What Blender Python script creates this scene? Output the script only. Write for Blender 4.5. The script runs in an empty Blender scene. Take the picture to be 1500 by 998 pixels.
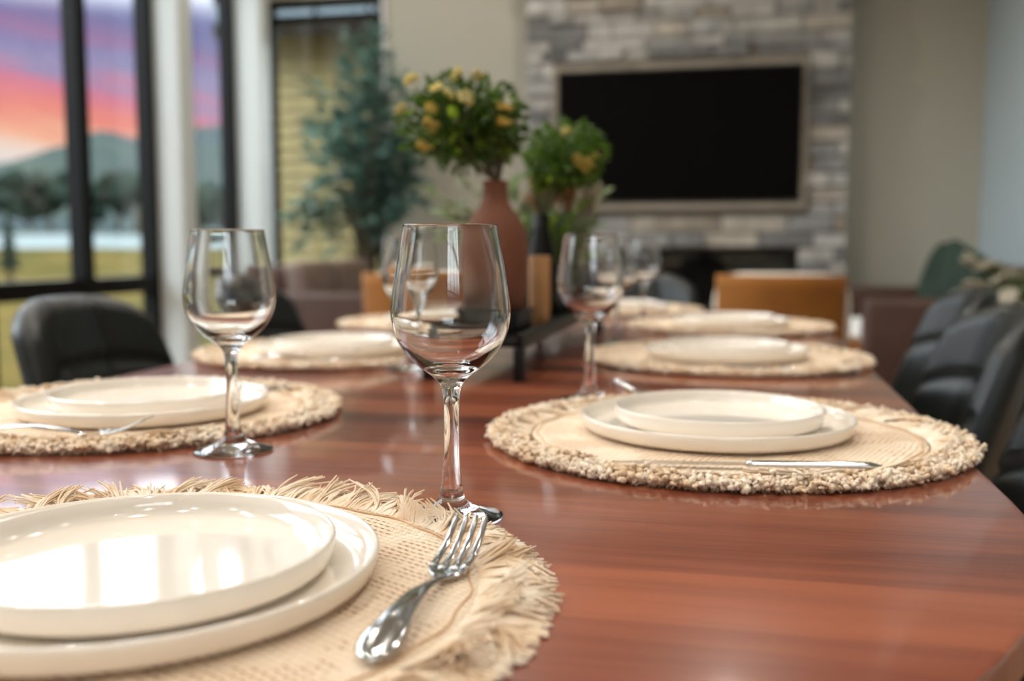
import bpy, bmesh, math, random
from math import sin, cos, pi, radians, exp, sqrt, atan2
from mathutils import Vector, Matrix, noise

random.seed(7)
sc = bpy.context.scene
C = sc.collection

# ------------------------------------------------------------------ camera
cam_d = bpy.data.cameras.new('camera')
cam = bpy.data.objects.new('camera', cam_d); C.objects.link(cam)
cam.location = (0, 0, 0.95)
cam.rotation_euler = (radians(90 - 5.4), 0, radians(12.7))
cam_d.sensor_width = 36; cam_d.lens = 1470 / 1500 * 36
cam_d.clip_start = 0.02; cam_d.clip_end = 3000
cam_d.dof.use_dof = True; cam_d.dof.focus_distance = 0.725; cam_d.dof.aperture_fstop = 3.6
sc.camera = cam

# ------------------------------------------------------------------ colour management
vs = sc.view_settings
vs.view_transform = 'Standard'; vs.look = 'None'; vs.gamma = 1; vs.use_curve_mapping = False
vs.exposure = 0.98
sc.cycles.use_denoising = True
sc.cycles.max_bounces = 14; sc.cycles.transmission_bounces = 12; sc.cycles.glossy_bounces = 6
sc.cycles.diffuse_bounces = 5; sc.cycles.transparent_max_bounces = 16
sc.cycles.sample_clamp_indirect = 6
sc.cycles.blur_glossy = 0.5

def lin(c):
    return tuple(((v / 255) / 12.92 if v / 255 <= 0.04045 else ((v / 255 + 0.055) / 1.055) ** 2.4) for v in c)

# ------------------------------------------------------------------ sky: sunset streaks low down, bright overcast above
def build_world():
    w = bpy.data.worlds.new('sky'); sc.world = w; w.use_nodes = True
    nt = w.node_tree; N = nt.nodes; L = nt.links; N.clear()
    out = N.new('ShaderNodeOutputWorld'); bg = N.new('ShaderNodeBackground')
    tc = N.new('ShaderNodeTexCoord'); sep = N.new('ShaderNodeSeparateXYZ')
    L.new(tc.outputs['Generated'], sep.inputs[0])
    def m(op, a, b=None, cl=False):
        n = N.new('ShaderNodeMath'); n.operation = op; n.use_clamp = cl
        for i, v in enumerate((a, b)):
            if v is None: continue
            if isinstance(v, (int, float)): n.inputs[i].default_value = v
            else: L.new(v, n.inputs[i])
        return n.outputs[0]
    el = m('ARCSINE', sep.outputs[2])
    az = m('ARCTAN2', sep.outputs[0], sep.outputs[1])
    cmb = N.new('ShaderNodeCombineXYZ')
    L.new(m('MULTIPLY', az, 3.0), cmb.inputs[0]); L.new(m('ADD', m('MULTIPLY', el, 16.0), m('MULTIPLY', az, 3.5)), cmb.inputs[1])
    nz = N.new('ShaderNodeTexNoise'); nz.inputs['Scale'].default_value = 1.6; nz.inputs['Detail'].default_value = 5; nz.inputs['Roughness'].default_value = 0.55
    L.new(cmb.outputs[0], nz.inputs['Vector'])
    s = m('ADD', el, m('MULTIPLY', m('SUBTRACT', nz.outputs['Fac'], 0.5), 0.085))
    s = m('ADD', s, m('MULTIPLY', m('ADD', az, 0.6), 0.13))
    cr = N.new('ShaderNodeValToRGB'); L.new(m('MULTIPLY', s, 1 / 0.40, True), cr.inputs[0])
    stops = [(0.0, (232, 226, 226)), (2.6, (228, 222, 224)), (4.0, (238, 212, 200)), (5.3, (246, 182, 152)), (6.6, (236, 140, 130)),
             (7.7, (214, 128, 152)), (8.6, (158, 144, 182)), (9.8, (140, 134, 178)), (10.6, (160, 120, 162)), (12.0, (120, 118, 166)), (13.6, (118, 122, 172))]
    e = cr.color_ramp.elements
    for i, (d, c) in enumerate(stops):
        p = radians(d) / 0.40
        if i < 2:
            e[i].position = p; k = e[i]
        else: k = e.new(p)
        k.color = (*[v * .60 for v in lin(c)], 1)
    mr = N.new('ShaderNodeMapRange'); mr.interpolation_type = 'SMOOTHSTEP'
    mr.inputs['From Min'].default_value = radians(11.5); mr.inputs['From Max'].default_value = radians(17)
    L.new(el, mr.inputs['Value'])
    nz2 = N.new('ShaderNodeTexNoise'); nz2.inputs['Scale'].default_value = 3; L.new(tc.outputs['Generated'], nz2.inputs['Vector'])
    up = N.new('ShaderNodeMix'); up.data_type = 'RGBA'; L.new(nz2.outputs['Fac'], up.inputs['Factor'])
    k = SKY_UP
    up.inputs['A'].default_value = (0.86 * k, 0.95 * k, 1.06 * k, 1); up.inputs['B'].default_value = (1.0 * k, 1.03 * k, 1.07 * k, 1)
    mx = N.new('ShaderNodeMix'); mx.data_type = 'RGBA'
    L.new(mr.outputs[0], mx.inputs['Factor']); L.new(cr.outputs[0], mx.inputs['A']); L.new(up.outputs['Result'], mx.inputs['B'])
    L.new(mx.outputs['Result'], bg.inputs['Color']); bg.inputs['Strength'].default_value = 1.0
    L.new(bg.outputs[0], out.inputs[0])
SKY_UP = 3.5
build_world()
DOWNLIGHT_W = 24.0

# ------------------------------------------------------------------ materials
def newmat(name):
    m = bpy.data.materials.new(name); m.use_nodes = True
    nt = m.node_tree; b = nt.nodes['Principled BSDF']
    return m, nt, b
def mat(name, c, rough=0.5, metal=0.0, noise_amt=0.0, noise_scale=8, bump=0.0, bump_scale=60, coat=0.0, sheen=0.0, c2=None, rnd=0.0, spec=0.5):
    m, nt, b = newmat(name); N = nt.nodes; L = nt.links
    col = lin(c)
    b.inputs['Roughness'].default_value = rough; b.inputs['Metallic'].default_value = metal
    b.inputs['Coat Weight'].default_value = coat; b.inputs['Sheen Weight'].default_value = sheen
    b.inputs['Specular IOR Level'].default_value = spec
    b.inputs['Base Color'].default_value = (*col, 1)
    tc = N.new('ShaderNodeTexCoord')
    if noise_amt or c2:
        nz = N.new('ShaderNodeTexNoise'); nz.inputs['Scale'].default_value = noise_scale; nz.inputs['Detail'].default_value = 4
        L.new(tc.outputs['Object'], nz.inputs['Vector'])
        mx = N.new('ShaderNodeMix'); mx.data_type = 'RGBA'
        mr = N.new('ShaderNodeMapRange'); mr.inputs['From Min'].default_value = 0.35; mr.inputs['From Max'].default_value = 0.65
        L.new(nz.outputs['Fac'], mr.inputs['Value']); L.new(mr.outputs[0], mx.inputs['Factor'])
        cc = lin(c2) if c2 else tuple(v * (1 - noise_amt) for v in col)
        mx.inputs['A'].default_value = (*col, 1); mx.inputs['B'].default_value = (*cc, 1)
        last = mx.outputs['Result']
    else: last = None
    if rnd:
        oi = N.new('ShaderNodeObjectInfo'); hs = N.new('ShaderNodeHueSaturation')
        mr2 = N.new('ShaderNodeMapRange'); mr2.inputs['To Min'].default_value = 1 - rnd; mr2.inputs['To Max'].default_value = 1 + rnd
        L.new(oi.outputs['Random'], mr2.inputs['Value']); L.new(mr2.outputs[0], hs.inputs['Value'])
        if last: L.new(last, hs.inputs['Color'])
        else: hs.inputs['Color'].default_value = (*col, 1)
        last = hs.outputs[0]
    if last: L.new(last, b.inputs['Base Color'])
    if bump:
        n2 = N.new('ShaderNodeTexNoise'); n2.inputs['Scale'].default_value = bump_scale; n2.inputs['Detail'].default_value = 3
        L.new(tc.outputs['Object'], n2.inputs['Vector'])
        bp = N.new('ShaderNodeBump'); bp.inputs['Strength'].default_value = bump; bp.inputs['Distance'].default_value = 0.002
        L.new(n2.outputs['Fac'], bp.inputs['Height']); L.new(bp.outputs[0], b.inputs['Normal'])
    return m

M = {}
M['wall'] = mat('wall_paint', (205, 202, 190), 0.7, bump=0.15, bump_scale=180)
M['far_wall'] = mat('far_wall_paint', (194, 190, 174), 0.7, bump=0.15, bump_scale=180)
M['pilaster'] = mat('pilaster_daylit_white', (226, 232, 230), 0.6)  # off-white paint, whitened to carry the daylight from the windows
M['daylit_wall'] = mat('daylit_blue_wall_paint', (188, 204, 210), 0.7, bump=0.15, bump_scale=180)  # wall paint with the bluish window daylight put into its colour
M['ceiling'] = mat('ceiling_paint', (225, 223, 216), 0.8)
M['floor'] = mat('floor_oak', (140, 112, 84), 0.35, noise_amt=0.2, noise_scale=3)
M['black_frame'] = mat('black_window_frame', (5, 5, 5), 0.5, spec=.2)
M['plate'] = mat('cream_glazed_stoneware', (246, 237, 224), 0.07, noise_amt=0.03, noise_scale=20, coat=0.3, spec=0.75)
M['steel'] = mat('polished_steel', (205, 207, 208), 0.12, 1.0, bump=0.04, bump_scale=25)
M['leather'] = mat('dark_leather', (22, 28, 27), 0.36, bump=0.3, bump_scale=260, c2=(16, 21, 20), noise_scale=5, spec=0.5)
M['stitch'] = mat('seam_thread', (22, 26, 26), 0.7)
M['black_metal'] = mat('black_metal', (10, 10, 11), 0.45, 0.0, spec=.3)
M['black_wood'] = mat('black_stained_wood', (14, 11, 9), 0.45, noise_amt=0.4, noise_scale=30, spec=.25)
M['terracotta'] = mat('terracotta_clay', (116, 70, 48), 0.8, bump=0.25, bump_scale=90, c2=(104, 61, 41), noise_scale=9)
M['tan_clay'] = mat('tan_clay', (178, 132, 84), 0.7, c2=(150, 108, 66), noise_scale=14, bump=0.3, bump_scale=60)
M['leaf_dark'] = mat('leaf_dark_green', (58, 92, 28), 0.45, c2=(104, 138, 42), noise_scale=30, rnd=0.45)
M['leaf_bright'] = mat('leaf_bright_green', (132, 164, 46), 0.45, c2=(168, 190, 74), noise_scale=30, rnd=0.35)
M['leaf_pale'] = mat('leaf_pale_green', (136, 152, 110), 0.55, c2=(104, 128, 84), noise_scale=25, rnd=0.3)
M['leaf_teal'] = mat('leaf_teal_green', (92, 132, 120), 0.4, c2=(130, 164, 150), noise_scale=12, rnd=0.4)
M['stem'] = mat('green_brown_stem', (92, 84, 56), 0.7)
M['bark'] = mat('brown_bark', (92, 82, 64), 0.85, bump=0.5)
M['yellow'] = mat('yellow_blossom', (240, 232, 176), 0.6, c2=(230, 218, 140), noise_scale=60, rnd=0.15)
M['amber'] = mat('amber_blossom', (206, 180, 74), 0.6, c2=(224, 204, 120), noise_scale=50, rnd=0.15)
M['pampas'] = mat('dried_tan_plume', (206, 158, 118), 0.9, c2=(186, 134, 96), noise_scale=40)
M['cream_flower'] = mat('cream_flower', (226, 220, 202), 0.7, c2=(206, 198, 176), noise_scale=30)
M['ochre'] = mat('ochre_velvet', (150, 92, 18), 0.85, sheen=0.15, c2=(138, 82, 15), noise_scale=6)
M['boucle'] = mat('cream_boucle', (232, 224, 208), 0.95, bump=0.8, bump_scale=90)
M['sofa'] = mat('brown_leather', (82, 54, 42), 0.5, c2=(70, 45, 34), noise_scale=4, bump=0.3, bump_scale=150)
M['cushion_taupe'] = mat('taupe_cushion_fabric', (122, 104, 92), 0.7, c2=(110, 92, 82), noise_scale=5)
M['green_fabric'] = mat('dark_green_fabric', (30, 48, 38), 0.85, c2=(40, 60, 48), noise_scale=8)
M['fur'] = mat('white_fur', (240, 240, 238), 0.95, bump=0.9, bump_scale=120)
M['tv_body'] = mat('tv_bezel', (10, 10, 11), 0.35)
M['tv_screen'] = mat('tv_screen_glass', (6, 4, 3), 0.5, spec=.1)
M['niche'] = mat('niche_border', (178, 168, 152), 0.8, c2=(160, 150, 136), noise_scale=7)
M['mortar'] = mat('stone_backing', (120, 114, 104), 0.95, bump=0.5, bump_scale=60)
M['siding'] = mat('tan_lap_siding', (140, 128, 90), 0.75, c2=(128, 116, 82), noise_scale=5, rnd=0.06, spec=0.0)
M['fascia'] = mat('dark_fascia', (40, 36, 34), 0.6, spec=0.0)
M['porch_panel'] = mat('pale_porch_panel', (112, 124, 132), 0.4, spec=0.0)
M['field'] = mat('field_grass', (84, 72, 40), 0.95, c2=(56, 56, 32), noise_scale=0.25, spec=0.0)
M['pale_strip'] = mat('pale_meadow_band', (112, 120, 122), 0.8, c2=(92, 100, 98), noise_scale=0.1, spec=0.0)
M['tree_a'] = mat('tree_grey_green', (42, 52, 43), 0.9, c2=(34, 45, 40), noise_scale=0.8, rnd=0.25, spec=0.0)
M['tree_b'] = mat('tree_brown_grey', (50, 50, 42), 0.9, c2=(40, 46, 39), noise_scale=0.8, rnd=0.25, spec=0.0)
M['hill'] = mat('far_wooded_hill', (46, 55, 60), 0.95, c2=(58, 65, 58), noise_scale=0.012, spec=0.0)
M['lamp_trim'] = mat('white_lamp_trim', (235, 235, 232), 0.4)
M['wire'] = mat('wire_grey', (60, 60, 60), 0.5)

def mat_glass():
    m, nt, b = newmat('clear_glass'); N = nt.nodes; L = nt.links
    g = N.new('ShaderNodeBsdfGlass'); g.inputs['IOR'].default_value = 1.5; g.inputs['Roughness'].default_value = 0
    g.inputs['Color'].default_value = (0.985, 0.99, 0.99, 1)
    N.remove(b); L.new(g.outputs[0], N['Material Output'].inputs[0]); return m
M['glass'] = mat_glass()
def mat_pane():
    m, nt, b = newmat('window_glass'); N = nt.nodes; L = nt.links
    t = N.new('ShaderNodeBsdfTransparent'); t.inputs[0].default_value = (0.96, 0.98, 0.975, 1)
    g = N.new('ShaderNodeBsdfGlossy'); g.inputs['Roughness'].default_value = 0.0
    lw = N.new('ShaderNodeLayerWeight'); lw.inputs[0].default_value = .5
    pw = N.new('ShaderNodeMath'); pw.operation = 'POWER'; pw.inputs[1].default_value = 5; L.new(lw.outputs['Facing'], pw.inputs[0])
    fr = N.new('ShaderNodeMath'); fr.operation = 'MULTIPLY_ADD'; fr.inputs[1].default_value = .9; fr.inputs[2].default_value = .035; L.new(pw.outputs[0], fr.inputs[0])
    mx = N.new('ShaderNodeMixShader'); L.new(fr.outputs[0], mx.inputs[0]); L.new(t.outputs[0], mx.inputs[1]); L.new(g.outputs[0], mx.inputs[2])
    N.remove(b); L.new(mx.outputs[0], N['Material Output'].inputs[0]); return m
M['pane'] = mat_pane()

def mat_wood():
    m, nt, b = newmat('reddish_walnut'); N = nt.nodes; L = nt.links
    tc = N.new('ShaderNodeTexCoord')
    def mp(scale):
        n = N.new('ShaderNodeMapping'); n.inputs['Scale'].default_value = scale; L.new(tc.outputs['Object'], n.inputs[0]); return n.outputs[0]
    # staves glued crosswise: a tone per stave
    sep = N.new('ShaderNodeSeparateXYZ'); L.new(tc.outputs['Object'], sep.inputs[0])
    wn = N.new('ShaderNodeTexWhiteNoise'); wn.noise_dimensions = '1D'
    mm = N.new('ShaderNodeMath'); mm.operation = 'MULTIPLY'; mm.inputs[1].default_value = 11.5; L.new(sep.outputs[1], mm.inputs[0])
    fl = N.new('ShaderNodeMath'); fl.operation = 'FLOOR'; L.new(mm.outputs[0], fl.inputs[0]); L.new(fl.outputs[0], wn.inputs['W'])
    n1 = N.new('ShaderNodeTexNoise'); n1.inputs['Scale'].default_value = 1; n1.inputs['Detail'].default_value = 5; n1.inputs['Roughness'].default_value = .6; n1.inputs['Distortion'].default_value = .8
    L.new(mp((2.2, 30, 10)), n1.inputs['Vector'])
    n2 = N.new('ShaderNodeTexNoise'); n2.inputs['Scale'].default_value = 1; n2.inputs['Detail'].default_value = 3
    L.new(mp((9, 240, 60)), n2.inputs['Vector'])
    a = N.new('ShaderNodeMath'); a.operation = 'MULTIPLY_ADD'; a.inputs[1].default_value = .50; L.new(wn.outputs['Value'], a.inputs[0])
    s1 = N.new('ShaderNodeMath'); s1.operation = 'MULTIPLY'; s1.inputs[1].default_value = .75; L.new(n1.outputs['Fac'], s1.inputs[0]); L.new(s1.outputs[0], a.inputs[2])
    a2 = N.new('ShaderNodeMath'); a2.operation = 'MULTIPLY_ADD'; a2.inputs[1].default_value = .22; L.new(n2.outputs['Fac'], a2.inputs[0]); L.new(a.outputs[0], a2.inputs[2])
    cr = N.new('ShaderNodeValToRGB'); L.new(a2.outputs[0], cr.inputs[0])
    e = cr.color_ramp.elements
    e[0].position = .38; e[0].color = (*lin((52, 19, 12)), 1)
    e[1].position = .98; e[1].color = (*lin((168, 92, 60)), 1)
    k = e.new(.62); k.color = (*lin((114, 51, 32)), 1)
    L.new(cr.outputs[0], b.inputs['Base Color'])
    b.inputs['Roughness'].default_value = .30; b.inputs['Coat Weight'].default_value = .8; b.inputs['Coat Roughness'].default_value = .07
    b.inputs['Coat IOR'].default_value = 1.5
    bp = N.new('ShaderNodeBump'); bp.inputs['Strength'].default_value = .06; bp.inputs['Distance'].default_value = .001
    L.new(n2.outputs['Fac'], bp.inputs['Height']); L.new(bp.outputs[0], b.inputs['Normal'])
    return m
M['wood'] = mat_wood()

def mat_weave():
    m, nt, b = newmat('woven_cotton'); N = nt.nodes; L = nt.links
    tc = N.new('ShaderNodeTexCoord')
    def math_(op, x, y=None, cl=False):
        n = N.new('ShaderNodeMath'); n.operation = op; n.use_clamp = cl
        for i, v in enumerate((x, y)):
            if v is None: continue
            if isinstance(v, (int, float)): n.inputs[i].default_value = v
            else: L.new(v, n.inputs[i])
        return n.outputs[0]
    wob = N.new('ShaderNodeTexNoise'); wob.inputs['Scale'].default_value = 14; L.new(tc.outputs['Object'], wob.inputs['Vector'])
    sv = N.new('ShaderNodeVectorMath'); sv.operation = 'MULTIPLY_ADD'; sv.inputs[1].default_value = (.012,) * 3
    L.new(wob.outputs['Color'], sv.inputs[0]); L.new(tc.outputs['Object'], sv.inputs[2])
    sep = N.new('ShaderNodeSeparateXYZ'); L.new(sv.outputs[0], sep.inputs[0])
    x, y = sep.outputs[0], sep.outputs[1]
    row = math_('MULTIPLY', y, 2 * pi / .0056)            # rows of weft
    rs = math_('SINE', row)
    rid = math_('FLOOR', math_('MULTIPLY', y, 1 / .0056))
    wn = N.new('ShaderNodeTexWhiteNoise'); wn.noise_dimensions = '1D'; L.new(rid, wn.inputs['W'])
    ph = math_('MULTIPLY', wn.outputs['Value'], 6.28)
    cs = math_('SINE', math_('ADD', math_('MULTIPLY', x, 2 * pi / .0068), ph))
    th = math_('SINE', math_('MULTIPLY', math_('ADD', x, math_('MULTIPLY', y, .6)), 2 * pi / .0022))
    hgt = math_('ADD', math_('ADD', math_('MULTIPLY', rs, .5), math_('MULTIPLY', cs, .35)), math_('MULTIPLY', th, .2))
    gap = math_('MULTIPLY', math_('GREATER_THAN', math_('MULTIPLY', rs, -1), .62), math_('GREATER_THAN', cs, -.25))
    nz = N.new('ShaderNodeTexNoise'); nz.inputs['Scale'].default_value = 17; nz.inputs['Detail'].default_value = 6; nz.inputs['Roughness'].default_value = .7; L.new(tc.outputs['Object'], nz.inputs['Vector'])
    gap = math_('MULTIPLY', gap, math_('GREATER_THAN', nz.outputs['Fac'], .515))
    ln = N.new('ShaderNodeVectorMath'); ln.operation = 'LENGTH'; L.new(tc.outputs['Object'], ln.inputs[0])
    gap = math_('MULTIPLY', gap, math_('LESS_THAN', ln.outputs['Value'], .188))
    mx = N.new('ShaderNodeMix'); mx.data_type = 'RGBA'; L.new(math_('MULTIPLY', gap, .85), mx.inputs['Factor'])
    mx0 = N.new('ShaderNodeMix'); mx0.data_type = 'RGBA'; L.new(nz.outputs['Fac'], mx0.inputs['Factor'])
    mx0.inputs['A'].default_value = (*lin((250, 238, 220)), 1); mx0.inputs['B'].default_value = (*lin((222, 188, 148)), 1)
    rv = N.new('ShaderNodeHueSaturation'); L.new(mx0.outputs['Result'], rv.inputs['Color'])
    L.new(math_('ADD', math_('MULTIPLY', hgt, .16), 1.06), rv.inputs['Value']); L.new(rv.outputs[0], mx.inputs['A']); mx.inputs['B'].default_value = (*lin((138, 92, 60)), 1)
    L.new(mx.outputs['Result'], b.inputs['Base Color']); b.inputs['Roughness'].default_value = .9
    bp = N.new('ShaderNodeBump'); bp.inputs['Strength'].default_value = .6; bp.inputs['Distance'].default_value = .0016
    L.new(hgt, bp.inputs['Height']); L.new(bp.outputs[0], b.inputs['Normal'])
    return m
M['weave'] = mat_weave()
M['yarn'] = mat('cream_yarn', (246, 232, 212), 0.9, c2=(226, 198, 164), noise_scale=40)
M['seam'] = mat('mat_seam_thread', (204, 164, 122), 0.9)

def mat_stone():
    m, nt, b = newmat('ledge_stone'); N = nt.nodes; L = nt.links
    oi = N.new('ShaderNodeObjectInfo'); cr = N.new('ShaderNodeValToRGB'); cr.color_ramp.interpolation = 'CONSTANT'
    L.new(oi.outputs['Random'], cr.inputs[0]); e = cr.color_ramp.elements
    cols = [(196, 194, 187), (208, 206, 200), (172, 162, 148), (188, 189, 186), (160, 161, 160), (200, 193, 180), (136, 136, 136), (192, 184, 170), (214, 211, 205), (176, 176, 173)]
    for i, c in enumerate(cols):
        k = e[i] if i < 2 else e.new(i / len(cols))
        k.position = i / len(cols); k.color = (*lin(c), 1)
    tc = N.new('ShaderNodeTexCoord'); nz = N.new('ShaderNodeTexNoise'); nz.inputs['Scale'].default_value = 9; nz.inputs['Detail'].default_value = 5
    geo = N.new('ShaderNodeNewGeometry'); L.new(geo.outputs['Position'], nz.inputs['Vector'])
    mr = N.new('ShaderNodeMapRange'); mr.inputs['From Min'].default_value = .3; mr.inputs['From Max'].default_value = .7; mr.inputs['To Min'].default_value = .72; mr.inputs['To Max'].default_value = 1.15
    L.new(nz.outputs['Fac'], mr.inputs['Value'])
    hs = N.new('ShaderNodeHueSaturation'); L.new(cr.outputs[0], hs.inputs['Color']); L.new(mr.outputs[0], hs.inputs['Value'])
    L.new(hs.outputs[0], b.inputs['Base Color']); b.inputs['Roughness'].default_value = .9
    bp = N.new('ShaderNodeBump'); bp.inputs['Strength'].default_value = .6; bp.inputs['Distance'].default_value = .01
    L.new(nz.outputs['Fac'], bp.inputs['Height']); L.new(bp.outputs[0], b.inputs['Normal'])
    return m
M['stone'] = mat_stone()
def mat_emit(name, c, s):
    m, nt, b = newmat(name)
    b.inputs['Emission Color'].default_value = (*lin(c), 1); b.inputs['Emission Strength'].default_value = s; return m
M['lens'] = mat_emit('lit_lamp_lens', (255, 236, 205), 6.0)

def translucent(m, w):
    nt = m.node_tree; N = nt.nodes; L = nt.links; b = N['Principled BSDF']
    t = N.new('ShaderNodeBsdfTranslucent'); mx = N.new('ShaderNodeMixShader'); mx.inputs[0].default_value = w
    src = b.inputs['Base Color']
    if src.links: L.new(src.links[0].from_socket, t.inputs['Color'])
    else: t.inputs['Color'].default_value = src.default_value
    L.new(b.outputs[0], mx.inputs[1]); L.new(t.outputs[0], mx.inputs[2]); L.new(mx.outputs[0], N['Material Output'].inputs[0])
for k in ('leaf_dark', 'leaf_bright', 'leaf_pale', 'leaf_teal', 'yellow', 'amber', 'pampas', 'cream_flower'): translucent(M[k], .42)

# ------------------------------------------------------------------ helpers
class MB:
    def __init__(s): s.v = []; s.f = []
    def add(s, vs_, fs):
        o = len(s.v); s.v += [tuple(p) for p in vs_]; s.f += [tuple(i + o for i in f) for f in fs]
    def box(s, a, b, mtx=None):
        x0, y0, z0 = a; x1, y1, z1 = b
        p = [Vector(q) for q in ((x0, y0, z0), (x1, y0, z0), (x1, y1, z0), (x0, y1, z0), (x0, y0, z1), (x1, y0, z1), (x1, y1, z1), (x0, y1, z1))]
        if mtx: p = [mtx @ q for q in p]
        s.add(p, [(0, 3, 2, 1), (4, 5, 6, 7), (0, 1, 5, 4), (1, 2, 6, 5), (2, 3, 7, 6), (3, 0, 4, 7)])
        return s
    def tube(s, pts, rad, n=8, cap=True):
        pts = [Vector(p) for p in pts]; k = len(pts)
        if not isinstance(rad, (list, tuple)): rad = [rad] * k
        ref = Vector((0, 0, 1)); vs_ = []
        for i, p in enumerate(pts):
            t = (pts[min(i + 1, k - 1)] - pts[max(i - 1, 0)]).normalized()
            a = t.cross(ref)
            if a.length < .05: a = t.cross(Vector((1, 0, 0)))
            a.normalize(); b = t.cross(a)
            for j in range(n):
                w = 2 * pi * j / n; vs_.append(p + (a * cos(w) + b * sin(w)) * rad[i])
        fs = [(i * n + j, i * n + (j + 1) % n, (i + 1) * n + (j + 1) % n, (i + 1) * n + j) for i in range(k - 1) for j in range(n)]
        if cap: fs += [tuple(range(n))[::-1], tuple(range((k - 1) * n, k * n))]
        s.add(vs_, fs); return s
    def lathe(s, prof, n=48, c=(0, 0, 0), close=False):
        vs_ = []; idx = []
        for r, z in prof:
            if r < 1e-6: idx.append([len(vs_)]); vs_.append((c[0], c[1], c[2] + z))
            else:
                idx.append(list(range(len(vs_), len(vs_) + n)))
                vs_ += [(c[0] + r * cos(2 * pi * j / n), c[1] + r * sin(2 * pi * j / n), c[2] + z) for j in range(n)]
        fs = []
        pr = list(zip(idx, idx[1:] + ([idx[0]] if close else [])))
        if not close: pr = pr[:len(idx) - 1]
        for A, B in pr:
            for j in range(n):
                k = (j + 1) % n
                if len(A) == 1 and len(B) == 1: continue
                if len(A) == 1: fs.append((A[0], B[k], B[j]))
                elif len(B) == 1: fs.append((A[j], A[k], B[0]))
                else: fs.append((A[j], A[k], B[k], B[j]))
        s.add(vs_, fs); return s
    def grid(s, fn, nu, nv, closeu=False):
        vs_ = [fn(i / nu, j / nv) for j in range(nv + 1) for i in range(nu + (0 if closeu else 1))]
        w = nu if closeu else nu + 1
        fs = [(j * w + i, j * w + (i + 1) % w, (j + 1) * w + (i + 1) % w, (j + 1) * w + i) for j in range(nv) for i in range(nu)]
        s.add(vs_, fs); return s
    def blob(s, c, r, nu=14, nv=9, nz=0.0, sc_=1.0, pw=1.0):
        c = Vector(c); r = Vector(r) if isinstance(r, (tuple, list)) else Vector((r, r, r))
        def sg(v, p): return math.copysign(abs(v) ** p, v)
        def fn(u, v):
            th = 2 * pi * u; ph = pi * (v - .5) * .998
            d = Vector((sg(cos(th), pw) * sg(cos(ph), pw), sg(sin(th), pw) * sg(cos(ph), pw), sg(sin(ph), pw)))
            k = 1 + (nz * noise.noise(d * sc_ + c * 3) if nz else 0)
            return (c.x + d.x * r.x * k, c.y + d.y * r.y * k, c.z + d.z * r.z * k)
        s.grid(fn, nu, nv, True); return s
    def mesh(s, name, m, smooth=True, bevel=0, seg=2, recalc=True, angle=None):
        me = bpy.data.meshes.new(name); me.from_pydata(s.v, [], s.f); me.validate()
        if bevel or recalc:
            bm = bmesh.new(); bm.from_mesh(me)
            if bevel: 
                bmesh.ops.remove_doubles(bm, verts=bm.verts, dist=1e-6)
                bmesh.ops.bevel(bm, geom=bm.edges[:], offset=bevel, segments=seg, profile=.5, affect='EDGES', clamp_overlap=True)
            bmesh.ops.recalc_face_normals(bm, faces=bm.faces); bm.to_mesh(me); bm.free()
        me.materials.append(m)
        if smooth: me.polygons.foreach_set('use_smooth', [True] * len(me.polygons))
        if angle: me.set_sharp_from_angle(angle=radians(angle))
        me.update(); return me
    def obj(s, name, m, parent=None, **k):
        me = s.mesh(name, m, **k); return link(name, me, parent)
def link(name, me, parent=None, loc=None, rot=None):
    o = bpy.data.objects.new(name, me); C.objects.link(o)
    if parent: o.parent = parent
    if loc is not None: o.location = loc
    if rot is not None: o.rotation_euler = rot
    return o
def tag(o, label=None, cat=None, group=None, kind=None):
    if label: o['label'] = label
    if cat: o['category'] = cat
    if group: o['group'] = group
    if kind: o['kind'] = kind
    return o
def thing(name, label, cat, loc=(0, 0, 0), rz=0, group=None):
    o = bpy.data.objects.new(name, None); C.objects.link(o); o.location = loc; o.rotation_euler = (0, 0, rz)
    o.empty_display_size = .1
    return tag(o, label, cat, group)
KIDS = {}
def dup(root, loc, rz, label, group=None):
    def rec(o, par):
        c = o.copy(); C.objects.link(c)
        if par: c.parent = par
        for ch in [q for q in list(C.objects) if q.parent == o]: rec(ch, c)
        return c
    r = rec(root, None); r.scale = (1, 1, 1); r.location = loc; r.rotation_euler = (0, 0, rz); r['label'] = label
    if group: r['group'] = group
    return r
def bx(name, a, b, m, parent=None, bevel=0, kind=None, label=None, cat=None):
    o = MB().box(a, b).obj(name, m, parent, bevel=bevel, smooth=bool(bevel), angle=30 if bevel else None)
    return tag(o, label, cat, None, kind)

# ------------------------------------------------------------------ room shell
XL, XR, YF, YB, ZC = -3.48, 3.2, 6.9, -3.6, 4.0
TT = 0.75            # table top height
bx('floor', (XL - .2, YB - .2, -.1), (XR + .2, YF + .2, 0), M['floor'], kind='structure')
bx('ceiling', (XL - .2, YB - .2, ZC), (XR + .2, YF + .2, ZC + .1), M['ceiling'], kind='structure')

def wall_with_holes(name, axis, at, th, lo, hi, holes, m):
    # axis 'x': wall lies in plane X=at and runs along Y; holes = (a0,a1,z0,z1) sorted along the run
    mb = MB()
    def b(a0, a1, z0, z1):
        if a1 - a0 < 1e-4 or z1 - z0 < 1e-4: return
        if axis == 'x': mb.box((min(at, at + th), a0, z0), (max(at, at + th), a1, z1))
        else: mb.box((a0, min(at, at + th), z0), (a1, max(at, at + th), z1))
    cur = lo
    for a0, a1, z0, z1 in holes:
        b(cur, a0, 0, ZC); b(a0, a1, 0, z0); b(a0, a1, z1, ZC); cur = a1
    b(cur, hi, 0, ZC)
    o = mb.obj(name, m, smooth=False); return tag(o, kind='structure')

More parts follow.
